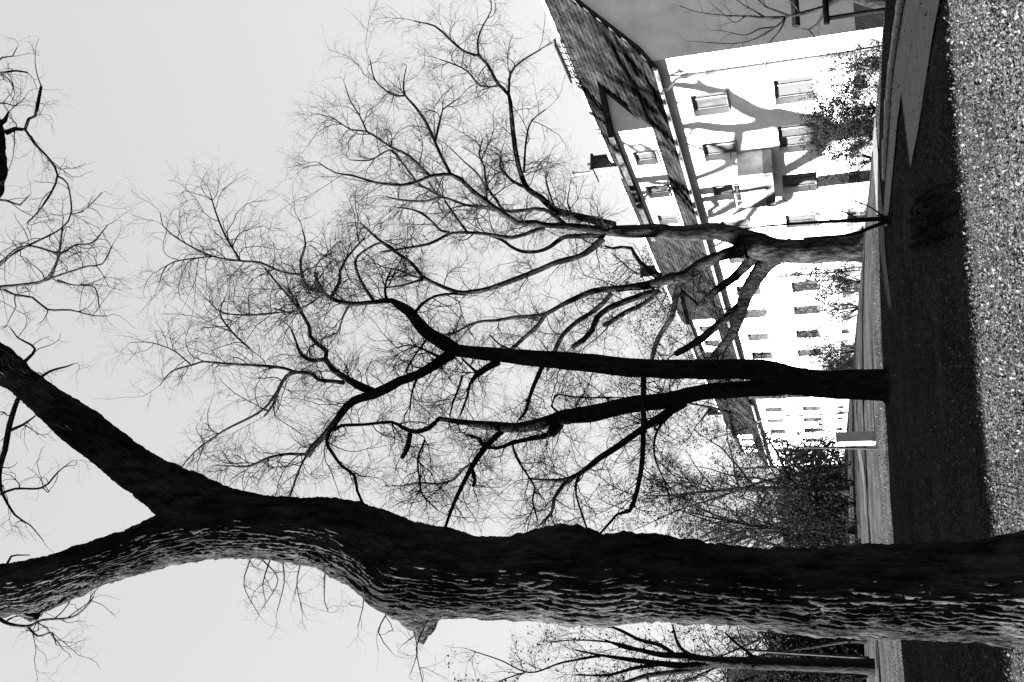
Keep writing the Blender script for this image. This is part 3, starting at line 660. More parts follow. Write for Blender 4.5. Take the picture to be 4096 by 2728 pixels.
# ------------------------------------------------------------------ spreading tree by the house
C = Tree('spreading_tree', 'many-limbed spreading tree with sunlit grey bark beside the white house', 38.5, m_barkC, sides=12, step=.25, lump=.09, spread=.5)
C.limb([(3470, 985, 85), (3450, 990, 66), (3414, 994, 52), (3210, 1003, 50), (3108, 1000, 50), (3035, 985, 58), (2980, 955, 42), (2920, 936, 36), (2842, 925, 35), (2731, 932, 30), (2621, 922, 28), (2510, 926, 25), (2442, 922, 22)], 'trunk', 26)
LC = [
 [(2460, 905, 18), (2365, 879, 16), (2263, 856, 15), (2212, 835, 14), (2161, 787, 12), (2110, 754, 11), (2077, 673, 10), (2056, 561, 10), (2045, 449, 9), (2035, 379, 7), (1993, 337, 7), (1951, 260, 6), (1916, 224, 6), (1859, 207, 5), (1796, 154, 5), (1740, 105, 4), (1656, 84, 2.5)],
 [(2035, 379, 5), (2042, 295, 5), (2084, 246, 4), (2154, 203, 3), (2205, 168, 2)],
 [(1916, 224, 5), (1910, 168, 4), (1930, 105, 3), (1965, 42, 2.5), (1960, -20, 2)],
 [(2105, 750, 7), (2049, 723, 6), (2000, 666, 5), (2003, 630, 3)],
 [(1993, 344, 4), (1923, 344, 4), (1873, 288, 3), (1824, 260, 3), (1760, 238, 2)],
 [(2095, 690, 5), (2105, 561, 4), (2126, 484, 3), (2180, 440, 2)],
 [(2442, 925, 18), (2263, 904, 13), (2187, 901, 11), (2136, 889, 10), (2069, 891, 11), (2034, 868, 11), (1957, 815, 10), (1886, 759, 9), (1845, 720, 9), (1803, 698, 8), (1719, 705, 7), (1677, 723, 6), (1607, 740, 6), (1502, 730, 5), (1410, 702, 4), (1340, 691, 3), (1277, 652, 2.5)],
 [(1803, 698, 7), (1761, 617, 7), (1740, 568, 6), (1705, 491, 6), (1656, 421, 5), (1621, 382, 4), (1614, 330, 3), (1625, 270, 2)],
 [(1621, 382, 4), (1572, 379, 4), (1502, 323, 3), (1480, 240, 2)],
 [(1740, 568, 5), (1761, 477, 4), (1770, 440, 3), (1840, 390, 2)],
 [(1719, 703, 6), (1635, 624, 6), (1565, 589, 5), (1467, 526, 4), (1403, 519, 3), (1340, 477, 2.5), (1290, 460, 2)],
 [(1467, 526, 4), (1439, 463, 3), (1403, 407, 3), (1380, 340, 2)],
 [(1600, 640, 5), (1560, 600, 4), (1480, 640, 3), (1400, 640, 2.5)],
 [(2280, 910, 8), (2177, 838, 8), (2110, 840, 7), (2018, 843, 7), (1988, 802, 6), (1952, 756, 6), (1940, 700, 5), (1937, 667, 4), (1916, 617, 3.5), (1930, 560, 2)],
 [(1955, 810, 6), (1942, 797, 5), (1937, 741, 5), (1906, 690, 4), (1860, 650, 3), (1800, 590, 2)],
 [(1975, 835, 6), (1947, 828, 6), (1865, 820, 5), (1768, 789, 5), (1702, 805, 5), (1600, 799, 4), (1560, 790, 3)],
 [(1768, 789, 5), (1677, 736, 4), (1640, 690, 4), (1570, 600, 3)],
 [(1768, 789, 4), (1730, 755, 4), (1715, 725, 3)],
 [(2180, 915, 9), (2151, 919, 8), (2049, 950, 8), (1957, 937, 7), (1870, 930, 6), (1799, 935, 6), (1717, 975, 6), (1600, 996, 5), (1520, 1010, 4)],
 [(1799, 930, 5), (1763, 922, 5), (1702, 863, 5), (1650, 838, 4), (1590, 830, 3)],
 [(1870, 930, 5), (1824, 868, 5), (1779, 802, 4)],
 [(2416, 940, 13), (2320, 944, 10), (2253, 950, 9), (2202, 986, 8), (2151, 1006, 7), (2090, 1006, 7), (2044, 986, 6), (2008, 960, 6), (1950, 938, 4)],
 [(2411, 955, 15), (2365, 996, 13), (2314, 1027, 11), (2233, 1047, 11), (2161, 1078, 11), (2059, 1118, 11), (1957, 1154, 10), (1880, 1169, 9), (1824, 1167, 8), (1753, 1139, 8), (1697, 1113, 8), (1651, 1057, 7), (1610, 1027, 7), (1528, 969, 6), (1450, 900, 4)],
 [(1697, 1117, 6), (1660, 1126, 5), (1600, 1144, 4), (1540, 1150, 3)], [(1697, 1117, 5), (1650, 1103, 4), (1600, 1083, 4), (1540, 1070, 3)],
 [(1830, 1172, 5), (1738, 1185, 5), (1692, 1215, 4), (1656, 1256, 4)],
 [(2985, 1000, 40), (2950, 1003, 27), (2874, 1026, 21), (2797, 1064, 25), (2740, 1106, 26), (2683, 1114, 23), (2606, 1137, 18), (2530, 1148, 14), (2453, 1156, 13), (2377, 1164, 12), (2300, 1194, 11), (2238, 1225, 9), (2187, 1254, 9), (2136, 1264, 8), (2059, 1269, 7), (1983, 1282, 6), (1916, 1287, 6), (1855, 1312, 5), (1814, 1333, 5), (1768, 1340, 4)],
 [(2182, 1256, 9), (2151, 1302, 9), (2100, 1348, 8), (2044, 1399, 8), (1990, 1450, 6)],
 [(2445, 1175, 10), (2407, 1217, 10), (2357, 1256, 9), (2314, 1282, 9), (2253, 1338, 9), (2217, 1409, 9), (2190, 1480, 7)],
 [(2620, 1165, 13), (2568, 1182, 13), (2510, 1202, 13), (2434, 1233, 12), (2384, 1275, 11), (2369, 1321, 11), (2338, 1355, 11), (2290, 1388, 10)],
 [(2640, 1160, 9), (2575, 1215, 9), (2500, 1250, 10), (2440, 1290, 10), (2415, 1302, 10)],
 [(2721, 1125, 16), (2702, 1194, 13), (2690, 1263, 11), (2652, 1321, 10), (2629, 1363, 10), (2610, 1424, 9), (2600, 1480, 7)],
 [(2640, 1110, 16), (2606, 1087, 12), (2560, 1049, 9), (2537, 1015, 8), (2526, 992, 7), (2484, 988, 6), (2449, 993, 5), (2420, 985, 4)],
 [(3060, 1005, 26), (3000, 1045, 22), (2943, 1103, 17), (2897, 1137, 15), (2847, 1175, 15), (2809, 1213, 13), (2778, 1244, 7)],
 [(3150, 1008, 26), (3090, 1036, 34), (3046, 1075, 32), (3019, 1118, 29), (2981, 1187, 28), (2958, 1263, 23), (2927, 1340, 19), (2874, 1405, 17), (2840, 1450, 14)],
 [(2970, 1215, 18), (2943, 1238, 17), (2897, 1275, 16), (2843, 1324, 16), (2778, 1374, 15), (2702, 1416, 12)],
 [(2230, 860, 7), (2215, 820, 4), (2195, 760, 3), (2180, 700, 2)], [(2290, 860, 6), (2270, 810, 3), (2280, 750, 2)],
 [(2044, 1399, 6), (2000, 1380, 4), (1960, 1340, 3)],
]
for l in LC: C.limb(l)
nC = C.twigs(m_twig, limbs=C.limbs[1:], per_m=2.6, L1=(.8, 2.8), L2=(.4, 1.3), L3=(.25, .8), n2=7.2, n3=4.2, r1=(.013, .028), r2=.011, r3=.0075, curl=.2, lift=.015, l1K=9)

# ------------------------------------------------------------------ generic trees and shrubs
def auto_tree(name, label, base, height, crown, m, group=None, stems=1, lean=(0, 0), nb=14, leaf=0.0, leaf_size=.09, dens=1.0, fork=.35, r=.16, cat='tree', lift=.03, spread=.9, twm=None, part='limb', thin=1.0):
    bx, by, bz = base; root = empty(name, base); tag(root, label, cat, group); L = []; off = np.array(base)
    for s in range(stems):
        a = rng.uniform(0, 6.28); d0 = np.array([lean[0] + (math.cos(a) * .5 * spread if stems > 1 else 0), lean[1] + (math.sin(a) * .5 * spread if stems > 1 else 0), 1.0]); hh = height * rng.uniform(.8, 1.0)
        pts, rd = grow(np.array([off - [0, 0, .15]]), norm(d0[None]), np.array([hh]), np.array([r * (1 if stems == 1 else .6)]), 9, .07, .03, .15); pts, rd = catmull(pts[0], rd[0], max(.15, hh / 40)); rd[:max(2, len(rd) // 14)] *= 1.35
        obj('trunk' if stems == 1 else 'stem', limb_mesh('trunk', pts - off, rd, 10 if stems == 1 else 6, 0, .08, s), m, root); L.append((pts, rd))
        for k in range(nb if stems == 1 else max(2, nb // stems)):
            q = rng.uniform(fork, .97); i = int(q * (len(pts) - 1)); a = rng.uniform(0, 6.28); up = rng.uniform(.35, 1.1)
            pp, rr = grow(pts[i][None], norm(np.array([[math.cos(a), math.sin(a), up]])), np.array([crown * (1.15 - q * .55) * rng.uniform(.6, 1.1)]), np.array([rd[i] * .55]), 8, .13, lift, .2); pp, rr = catmull(pp[0], rr[0], .3)
            obj(part, limb_mesh('limb', pp - off, rr, 6, 0, .06, k), m, root); L.append((pp, rr))
    outs, P2, P3 = twigs_from(L, per_m=2.0 * dens, L1=(.5 * thin, 1.7 * thin), L2=(.3 * thin, .9 * thin), L3=(.2 * thin, .5 * thin), n2=4.5, n3=3.2, r1=(.008 * thin, .016 * thin), r2=.008 * thin, r3=.006 * thin, curl=.22, lift=lift, skip=.12, l1K=7)
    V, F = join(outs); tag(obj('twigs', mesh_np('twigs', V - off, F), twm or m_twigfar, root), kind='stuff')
    if leaf:
        c = np.vstack([P3.reshape(-1, 3), P2.reshape(-1, 3)]); c = np.repeat(c, rng.poisson(leaf, len(c)), 0); c = c + rng.normal(size=c.shape) * leaf_size * .5; tag(obj('leaves', leaves_mesh('leaves', c - off, leaf_size), m_dleaf, root), kind='stuff')
    return root
def gb(x, y, Y):      # ground point under pixel column (x,y) at depth Y
    p = P(x, y, Y); return (p[0], p[1], float(gz(p[0], p[1])))
# trees that keep withered leaves, behind
G1 = 'leafy trees behind the twin trunk'
auto_tree('leafy_tree', 'tree holding withered leaves behind the box cabinet', gb(3480, 1960, 52), 11.5, 5.2, m_barkC, G1, nb=20, leaf=.45, leaf_size=.09, fork=.18, r=.2, lean=(.05, 0), dens=1.1)
auto_tree('leafy_tree', 'low leafy tree leaning over the dark shrubs beside the huge trunk', gb(3480, 2120, 46), 9.0, 4.2, m_barkC, G1, nb=18, leaf=.4, leaf_size=.085, fork=.15, r=.15, lean=(.12, 0), dens=1.2)
auto_tree('leafy_tree', 'leafy tree rising behind the spreading tree, over the house roof', gb(3480, 1230, 66), 20.5, 6.5, m_barkC, G1, nb=22, leaf=.16, leaf_size=.15, fork=.5, r=.22, dens=.9)
auto_tree('leafy_tree', 'thin leafy tree behind the left trunk of the twin-trunked tree', gb(3480, 1720, 84), 19, 6.5, m_barkC, G1, nb=22, leaf=.16, leaf_size=.17, fork=.2, r=.22, dens=.8)
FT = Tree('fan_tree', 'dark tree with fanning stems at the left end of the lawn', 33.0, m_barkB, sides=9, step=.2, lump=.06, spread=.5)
FT.limb([(3500, 2668, 34), (3400, 2664, 28), (3250, 2660, 26), (3100, 2656, 25), (2980, 2652, 24), (2860, 2648, 22)], 'trunk', 14)
for l in [[(2960, 2650, 18), (2840, 2640, 15), (2740, 2622, 13), (2640, 2618, 11), (2560, 2600, 9), (2500, 2590, 7), (2420, 2560, 4)], [(2860, 2648, 15), (2760, 2662, 14), (2650, 2655, 12), (2520, 2638, 9), (2400, 2620, 5), (2300, 2600, 3)],
          [(2700, 2620, 9), (2640, 2580, 8), (2560, 2560, 7), (2480, 2520, 6), (2420, 2500, 4)], [(2880, 2650, 14), (2760, 2680, 11), (2600, 2700, 9), (2480, 2735, 7), (2350, 2760, 4)], [(2660, 2655, 8), (2540, 2672, 7), (2430, 2700, 5), (2300, 2700, 3)],
          [(2560, 2598, 5), (2450, 2570, 4), (2300, 2560, 3), (2200, 2570, 2)], [(2780, 2630, 8), (2720, 2590, 7), (2700, 2540, 5), (2690, 2500, 4)], [(2420, 2620, 5), (2250, 2650, 4), (2120, 2690, 3), (2000, 2640, 2.5), (1880, 2600, 2)], [(3050, 2655, 8), (2980, 2600, 6), (2930, 2560, 5), (2900, 2530, 4)], [(2100, 2690, 3), (2010, 2720, 2.5), (1950, 2760, 2)]]: FT.limb(l)
FT.twigs(m_twig, limbs=FT.limbs[1:], per_m=3.0, L1=(.6, 2.0), L2=(.3, 1.0), L3=(.2, .5), n2=5.5, n3=3.5, r1=(.008, .016), r2=.007, r3=.0045, curl=.22, lift=.02, l1K=8, leaf=.1, leaf_size=.09)
auto_tree('fan_tree', 'slender tree between the huge trunk and the left picture end', gb(3480, 2560, 40), 10.5, 4.0, m_barkB, None, nb=14, leaf=.06, leaf_size=.09, fork=.3, r=.12, dens=1.1)
for k, (y, Y, h) in enumerate([(2230, 74, 13), (2040, 80, 14.5), (2430, 85, 16), (2590, 70, 14), (1850, 110, 15), (2730, 62, 13)]):
    auto_tree('far_tree', ['far thin tree hazy behind the dark shrubs', 'far thin tree in the middle of the hazy clump behind the shrubs', 'far tree mostly hidden behind the huge trunk', 'far thin tree left of the huge trunk', 'far thin tree beyond the farther house', 'far thin tree at the left picture end'][k],
              gb(3400, y, Y), h, 6.0, m_barkC, 'far trees', nb=16, leaf=.03, leaf_size=.25, fork=.15, r=.2, dens=.32, thin=2.0)
for y, Y, h, lab in [(1860, 64, 14.5, 'leafy tree behind the thin pole, left of the farther house'), (2060, 60, 14, 'leafy tree behind the middle of the thicket'), (2180, 58, 14, 'leafy tree half hidden by the huge trunk'), (2480, 55, 12, 'leafy tree just left of the huge trunk'), (2640, 48, 13, 'leafy tree behind the fanning stems')]:
    auto_tree('leafy_tree', lab, gb(3480, y, Y), h, 4.6, m_barkC, G1, nb=22, leaf=.45, leaf_size=.095, fork=.1, r=.13, dens=.4, thin=1.35)
# shrubs
G2 = 'shrubs along the house wall'
for k, (x, y, Y, h, c, lf, dn, lab) in enumerate([
    (3490, 440, 31.5, 1.5, .9, .3, 3.6, 'dark dense shrub by the wall under the big window'),
    (3490, 545, 33.0, 1.6, 1.0, .14, 2.6, 'loose leafy shrub by the wall left of the dark dense shrub'),
    (3490, 640, 35.0, 1.6, 1.1, .08, 2.2, 'low twiggy shrub by the wall under the third window'),
    (3460, 1130, 42.0, 2.7, 1.3, .18, 2.2, 'leafy shrub left of the spreading trunk'),
    (3460, 1230, 45.0, 2.6, 1.4, .14, 2.2, 'rounded leafy shrub further along the house wall'),
    (3450, 1400, 50.0, 2.2, 1.4, .2, 2.2, 'dark shrub behind the twin trunk'),
    (3430, 1745, 60.0, 3.6, 1.6, .25, 2.0, 'dark pointed shrub in front of the farther house'),
    (3560, 250, 28.0, .5, .4, .1, 2.5, 'low dark shrub at the house corner by the downpipe')]):
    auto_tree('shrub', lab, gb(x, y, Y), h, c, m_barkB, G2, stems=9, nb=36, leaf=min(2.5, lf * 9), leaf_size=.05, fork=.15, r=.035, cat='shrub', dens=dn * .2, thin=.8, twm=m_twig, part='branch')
G3 = 'dark thicket shrubs beyond the lawn'
for k, (y, Y, h, lab) in enumerate([(1850, 48, 4.6, 'dark thicket shrub right beside the pole'), (1930, 46, 4.2, 'dark thicket shrub second from the pole'), (2010, 44, 4.0, 'dark thicket shrub third from the pole'), (2090, 42, 4.0, 'dark thicket shrub fourth from the pole'), (2165, 40, 3.6, 'dark thicket shrub touching the huge trunk'),
                             (1890, 58, 6, 'tall thicket shrub behind the pole'), (2050, 56, 6.5, 'tall thicket shrub in the back row'), (2590, 44, 4.5, 'tangled shrub right behind the leaning post'), (2700, 41, 5.0, 'tangled shrub at the left picture end')]):
    auto_tree('thicket_shrub', lab, gb(3470, y, Y), h, 2.2, m_barkB, G3, stems=8, nb=32, leaf=.14, leaf_size=.1, fork=.08, r=.035, cat='shrub', dens=.34, thin=1.2, twm=m_twig, part='branch')
# ornamental tree in front of the gable
D = Tree('ornamental_tree', 'small bare tree rising through the carpet frame by the gable', 26.5, m_barkB, sides=8, step=.08, lump=.05, spread=.5)
D.limb([(3575, 10, 34), (3500, 8, 26), (3420, -8, 18), (3380, -12, 17), (3320, 10, 13), (3295, 30, 10), (3240, 45, 8), (3190, 58, 7)], 'trunk', 12)
for l in [[(3190, 58, 6), (3140, 68, 6), (3070, 70, 5), (2980, 65, 4), (2900, 62, 3), (2800, 50, 2), (2720, 25, 1.5)], [(3150, 66, 5), (3100, 110, 4), (3010, 160, 3), (2920, 175, 2.5), (2830, 170, 2), (2750, 165, 1.2)],
          [(3160, 64, 4), (3110, 45, 4), (3070, 30, 3.5), (3040, 5, 3), (3000, -40, 2)], [(3100, 108, 3), (3040, 115, 3), (2980, 140, 2), (2900, 125, 1.5), (2850, 120, 1.2)], [(3295, 32, 5), (3290, 60, 5), (3270, 95, 5), (3235, 118, 4), (3210, 115, 2)],
          [(3060, 70, 3.5), (3020, 45, 3), (2960, 10, 2), (2920, -30, 1.5)], [(3235, 118, 3), (3260, 150, 2), (3290, 180, 1.2)], [(3140, 75, 3), (3120, 120, 2.5), (3060, 190, 1.6)], [(2980, 66, 2.5), (2940, 90, 2), (2900, 60, 1.4), (2840, 10, 1)], [(3200, 50, 4), (3170, 10, 3), (3120, -30, 2)]]:
    D.limb(l, 'branch', 6)
D.twigs(m_twig, limbs=D.limbs[1:], per_m=2.4, L1=(.25, .8), L2=(.15, .4), L3=(.1, .2), n2=1.6, n3=1.0, r1=(.004, .008), r2=.004, r3=.003, curl=.14, lift=.05, l1K=6)
# thin sapling and the brushwood lying in front of it
Sg = Tree('sapling', 'thin two-stemmed sapling standing before the spreading trunk', 19.5, m_barkB, sides=8, step=.08, lump=.04, spread=.3)
Sg.limb([(3610, 868, 15), (3590, 868, 13), (3520, 875, 10), (3440, 880, 9), (3360, 884, 8), (3280, 888, 6), (3180, 895, 5), (3060, 905, 4), (2960, 918, 3), (2900, 930, 2)], 'trunk', 8)
for l in [[(3590, 870, 11), (3540, 890, 9), (3480, 912, 8), (3420, 935, 8), (3350, 945, 6), (3250, 950, 4), (3150, 955, 2.5)], [(3540, 876, 4), (3500, 840, 3), (3440, 810, 2.5), (3360, 790, 2), (3310, 770, 1.5)], [(3440, 880, 4), (3380, 850, 3), (3310, 835, 2), (3240, 805, 1.5)], [(3340, 885, 3), (3270, 855, 2.5), (3190, 830, 2), (3130, 795, 1.5)],
          [(3180, 895, 3), (3110, 880, 2), (3070, 845, 1.6), (3070, 800, 1.2)], [(3080, 903, 2), (3040, 890, 1.6), (2990, 880, 1.2)], [(3550, 872, 4), (3530, 860, 3), (3505, 862, 2)], [(3300, 888, 2.5), (3230, 915, 2), (3170, 925, 1.5)]]: Sg.limb(l, 'branch', 5)
Sg.twigs(m_twig, limbs=Sg.limbs, per_m=3.0, L1=(.15, .5), L2=(.08, .25), L3=(.05, .12), n2=1.2, n3=.6, r1=(.003, .006), r2=.003, r3=.002, curl=.16, lift=.02, l1K=6)
bp0 = gpt(3625, 880); brush = empty('brushwood_pile', bp0); tag(brush, 'fan of dark cut branches lying on the shaded grass', 'branches')
for k in range(20):
    tt = (k + .5) / 20; xs = random.uniform(3640, 3740); ys = 800 + 195 * tt + random.uniform(-14, 14); ln = random.uniform(.55, 1.0)
    q0 = gpt(xs, ys); q1 = gpt(xs + (3885 - xs) * ln, ys - (110 - 70 * tt) * ln * (3885 - xs) / 245 + random.uniform(-8, 8))
    n_ = 7; s = np.linspace(0, 1, n_)[:, None]; pp = q0[None] * (1 - s) + q1[None] * s; pp[:, 0] += np.sin(s[:, 0] * 3 + k) * .05
    pp[:, 2] = gz(pp[:, 0], pp[:, 1]) + .04 + random.uniform(0, .22) * np.sin(math.pi * s[:, 0] * random.uniform(.5, 1))
    W2, R2 = catmull(pp, np.linspace(.018, .006, n_), .15); obj('branch', limb_mesh('branch', W2 - np.array(bp0), R2, 6, 0, .05, k), m_barkB, brush)

# ------------------------------------------------------------------ street furniture
rk = P(3572, 34, 25.2); rk0 = (rk[0], rk[1], float(gz(rk[0], rk[1]))); rack = empty('carpet_frame', rk0); tag(rack, 'dark metal carpet-beating frame standing before the grey gable', 'frame')
def rel(p): return tuple(np.array(p) - np.array(rk0))
top = P(3310, 60, 25.2); ht = top[2]
for dx, nm in ((0, 'post'), (1.9, 'post')):
    q = MB(); q.tube([rel((rk[0] + dx, rk[1], rk0[2] - .2)), rel((rk[0] + dx, rk[1], ht))], .055, 10); q.build(nm, m_metal, rack)
q = MB(); q.tube([rel((rk[0] - .14, rk[1], ht + .03)), rel((rk[0] + 2.1, rk[1], ht + .03))], .075, 10); q.build('crossbar', m_metal, rack)
hp = P(3185, 105, 27.0); f2 = empty('carpet_frame', (hp[0] + 1.0, hp[1], float(gz(hp[0] + 1, hp[1])))); tag(f2, 'taller dark crossbar frame behind the carpet-beating frame', 'frame')
b0 = np.array(f2.location)
q = MB(); q.tube([tuple(np.array((hp[0], hp[1], hp[2])) - b0), tuple(np.array((hp[0] + 3.2, hp[1], hp[2])) - b0)], .11, 10); q.build('crossbar', m_metal, f2)
for dx in (1.0, 2.9):
    q = MB(); q.tube([tuple(np.array((hp[0] + dx, hp[1], b0[2] - .2)) - b0), tuple(np.array((hp[0] + dx, hp[1], hp[2])) - b0)], .05, 10); q.build('post', m_metal, f2)
# cabinet, pole
cb = gpt(3502, 1752); cab = empty('utility_cabinet', cb, math.radians(25)); tag(cab, 'pale box cabinet on the lawn near the thin pole', 'cabinet')
q = MB(); q.box(-.15, .15, -.15, .15, .04, .98); q.build('body', m_box, cab, .01)
q = MB(); q.box(-.165, .165, -.165, .165, .98, 1.01); q.build('lid', m_box, cab, .008)
q = MB(); q.box(-.13, .13, -.162, -.152, .1, .93); q.build('door', m_box, cab)
q = MB(); q.box(-.14, .14, -.14, .14, -.15, .04); q.build('base', m_kerb, cab)
pb = gpt(3510, 1796); tp = P(3224, 1789, pb[1]); pole = empty('thin_pole', pb); tag(pole, 'thin pale metal pole beside the box cabinet', 'pole')
q = MB(); q.tube([(0, 0, -.2), (tp[0] - pb[0], 0, tp[2] - pb[2])], .03, 8); q.build('shaft', m_pole, pole)
q = MB(); q.tube([(tp[0] - pb[0], 0, tp[2] - pb[2]), (tp[0] - pb[0], 0, tp[2] - pb[2] + .06)], .042, 8); q.build('cap', m_pole, pole)
q0 = gpt(3478, 2632); q1 = P(2985, 2600, q0[1]); ps = empty('leaning_post', q0); tag(ps, 'pale leaning post in front of the dark hedge at far left', 'post')
q = MB(); q.tube([(0, 0, -.2), tuple(q1 - q0)], .06, 8); q.build('shaft', m_pole, ps)
q = MB(); q.tube([tuple(q1 - q0), tuple((q1 - q0) + np.array([0, 0, .08]))], .09, 8); q.build('cap', m_zinc, ps)
# dark hedge and pale shed at the far left
hb = gb(3470, 2690, 44)
def foliage_block(name, label, base, sx, sy, sz, n, size):
    root = empty(name, base); tag(root, label, 'hedge')
    c = rng.uniform(-1, 1, (n, 3)); c = c / np.maximum(np.abs(c).max(1, keepdims=True), .01) * (rng.random((n, 1)) ** .35); c = c * np.array([sx / 2, sy / 2, sz / 2]) * (1 + .12 * vnoise(c * 4, 3)[:, None]); c[:, 2] += sz / 2
    tag(obj('foliage', leaves_mesh('foliage', c, size), m_hedge, root), kind='stuff')
    for k in range(7):
        x = (k - 3) / 7 * sx; pts = np.array([[x, 0, -.1], [x + random.uniform(-.2, .2), random.uniform(-.2, .2), sz * .5], [x + random.uniform(-.3, .3), random.uniform(-.3, .3), sz * .9]])
        W2, R2 = catmull(pts, [.06, .04, .015], .2); obj('stem', limb_mesh('stem', W2, R2, 6), m_barkB, root)
    return root
foliage_block('hedge', 'black evergreen hedge behind the leaning post', hb, 9, 3, 4.0, 16000, .2)
foliage_block('hedge', 'long dark hedge row behind the thicket shrubs', gb(3450, 2110, 62), 10, 2.5, 3.6, 12000, .2)
foliage_block('hedge', 'dark hedge row between the huge trunk and the left picture end', gb(3450, 2560, 64), 14, 2.5, 3.6, 10000, .22)
sh = gb(3440, 2690, 56); shed = empty('garden_shed', sh, .15); tag(shed, 'grey garden shed behind the evergreen hedge at far left', 'shed')
q = MB(); q.box(-5, .1, -2, 2, -.3, 6.0); q.build('wall', m_cab, shed)
q = MB(); q.poly([(-5.2, -2.3, 5.9), (.3, -2.3, 5.9), (.3, 0, 7.0), (-5.2, 0, 7.0)]); q.poly([(-5.2, 2.3, 5.9), (.3, 2.3, 5.9), (.3, 0, 7.0), (-5.2, 0, 7.0)]); q.build('roof', m_tile, shed)
q = MB(); q.box(-2.6, -1.6, -2.06, -2.004, -.2, 2.0); q.build('door', m_dark, shed)

# ------------------------------------------------------------------ block and trees left of the picture that shade the lawn
sh_ = np.array([-math.sin(SUN_AZ), math.cos(SUN_AZ)]); pe = np.array([-sh_[1], sh_[0]])
HB = 20.0; e_ = gpt(3798, 0)[:2] - gpt(4050, 2728)[:2]; e_ /= np.linalg.norm(e_); ne = np.array([-e_[1], e_[0]])
rootp = gpt(4050, 2728)[:2] + sh_ * HB / math.tan(SUN_EL)                      # the roof edge whose shadow ends the shade
farc = np.array([-1.5, 23.4]) + sh_ * 18                                       # the corner whose shadow passes the twin trunk
depth_b = (farc - rootp) @ ne; len_b = 44.0
cr_ = rootp + e_ * ((farc - rootp) @ e_)                                        # near right corner
ctr = cr_ - e_ * len_b / 2 + ne * depth_b / 2; wid = len_b; hx = depth_b / 2
print('BLOCK', cr_, farc, depth_b)
blk = empty('apartment_block', (ctr[0], ctr[1], 0), math.atan2(ne[1], ne[0])); tag(blk, 'tall apartment block left of the picture, shading the lawn', 'building')
q = MB(); wall_openings(q, wid / 2, 0, HB, -hx, [(t - .7, t + .7, z, z + 1.5) for t in np.arange(-wid / 2 + 2, wid / 2 - 1, 3.2) for z in np.arange(1.2, 18, 3)], .15, -wid / 2)
q.quad((-hx, -wid / 2, 0), (hx, -wid / 2, 0), (hx, -wid / 2, HB), (-hx, -wid / 2, HB)); q.quad((-hx, wid / 2, 0), (hx, wid / 2, 0), (hx, wid / 2, HB), (-hx, wid / 2, HB)); q.quad((hx, -wid / 2, 0), (hx, wid / 2, 0), (hx, wid / 2, HB), (hx, -wid / 2, HB))
q.build('wall', m_block, blk)
q = MB(); q.box(-hx - .02, hx + .02, -wid / 2 - .02, wid / 2 + .02, HB, HB + .25); q.build('roof', m_tile, blk)
for t in np.arange(-wid / 2 + 2, wid / 2 - 1, 3.2):
    for z in np.arange(1.2, 18, 3): add_window(blk, -hx + .12, t - .7, t + .7, z, z + 1.5, 2, False)
fn3 = np.array([fn[0], fn[1], 0.0]); sd3 = np.array(sun_dir) * (24.0 / math.cos(SUN_EL))
def onfac(x, y):
    d = ray(x, y); return O + d * (((CORN - O) @ fn3) / (d @ fn3))
ST = [[(3400, 520, 46), (3250, 500, 46), (3120, 475, 46), (3060, 455, 40)], [(3110, 472, 34), (3000, 440, 29), (2900, 378, 25), (2800, 350, 20), (2700, 338, 18), (2640, 345, 16), (2560, 330, 13), (2450, 340, 10)], [(3110, 480, 34), (3000, 508, 29), (2880, 512, 24), (2780, 500, 22), (2690, 520, 16), (2620, 545, 12), (2520, 560, 8)],
      [(3290, 515, 30), (3261, 607, 27), (3180, 660, 25), (3084, 717, 22), (2980, 790, 19), (2880, 850, 15), (2800, 880, 10)], [(2960, 508, 18), (2919, 651, 17), (2748, 728, 15), (2640, 800, 10)], [(3120, 640, 14), (2960, 660, 12), (2820, 600, 10), (2700, 560, 8)], [(3084, 717, 14), (3000, 860, 12), (2900, 960, 10), (2820, 1000, 8)], [(2780, 500, 10), (2740, 560, 8), (2640, 620, 7), (2540, 700, 5)], [(2850, 360, 10), (2760, 300, 9), (2640, 230, 7), (2540, 150, 5)], [(2700, 520, 9), (2580, 480, 8), (2460, 440, 6), (2380, 380, 4)], [(2950, 410, 8), (2900, 330, 7), (2820, 260, 5), (2740, 180, 4)]]
TB = onfac(3400, 520) + sd3; st_root = empty('shade_tree', (TB[0], TB[1], float(gz(TB[0], TB[1])))); tag(st_root, 'bare forked tree left of the picture casting shadows on the white wall', 'tree')
ro = np.array(st_root.location); L_ = []
for k in range(30):       # more crown branches whose shadows streak the roof
    x, y = random.uniform(2520, 2720), random.uniform(120, 900); dx = random.uniform(-1, -.5); dy_ = random.uniform(-.7, .5); r = random.uniform(9, 15); l = []
    for q in range(5): l.append((x, y, r)); x += dx * 80; y += dy_ * 80 + random.uniform(-25, 25); r *= .75
    ST.append(l)
for k, l in enumerate(ST):
    pts = [onfac(x, y) + sd3 for x, y, r in l]; rr = [1.55 * r * ((onfac(x, y) - O) @ vF) / FPX for x, y, r in l]
    if k == 0: pts = [ro + np.array([0, 0, -.3]), ro + np.array([.1, 0, 3.0])] + pts; rr = [.62, .46] + rr
    W2, R2 = catmull(np.array(pts), rr, .25); obj('trunk' if k == 0 else 'limb', limb_mesh('limb', W2 - ro, R2, 12, 0, .07, k), m_barkB, st_root)
    if k: L_.append((W2, R2))
outs, _, _ = twigs_from(L_, per_m=1.1, L1=(.8, 2.6), L2=(.4, 1.2), L3=(.25, .7), n2=3.0, n3=2.0, r1=(.012, .03), r2=.012, r3=.008, curl=.2, lift=.02); V, F = join(outs)
tag(obj('twigs', mesh_np('twigs', V - ro, F), m_twig, st_root), kind='stuff')

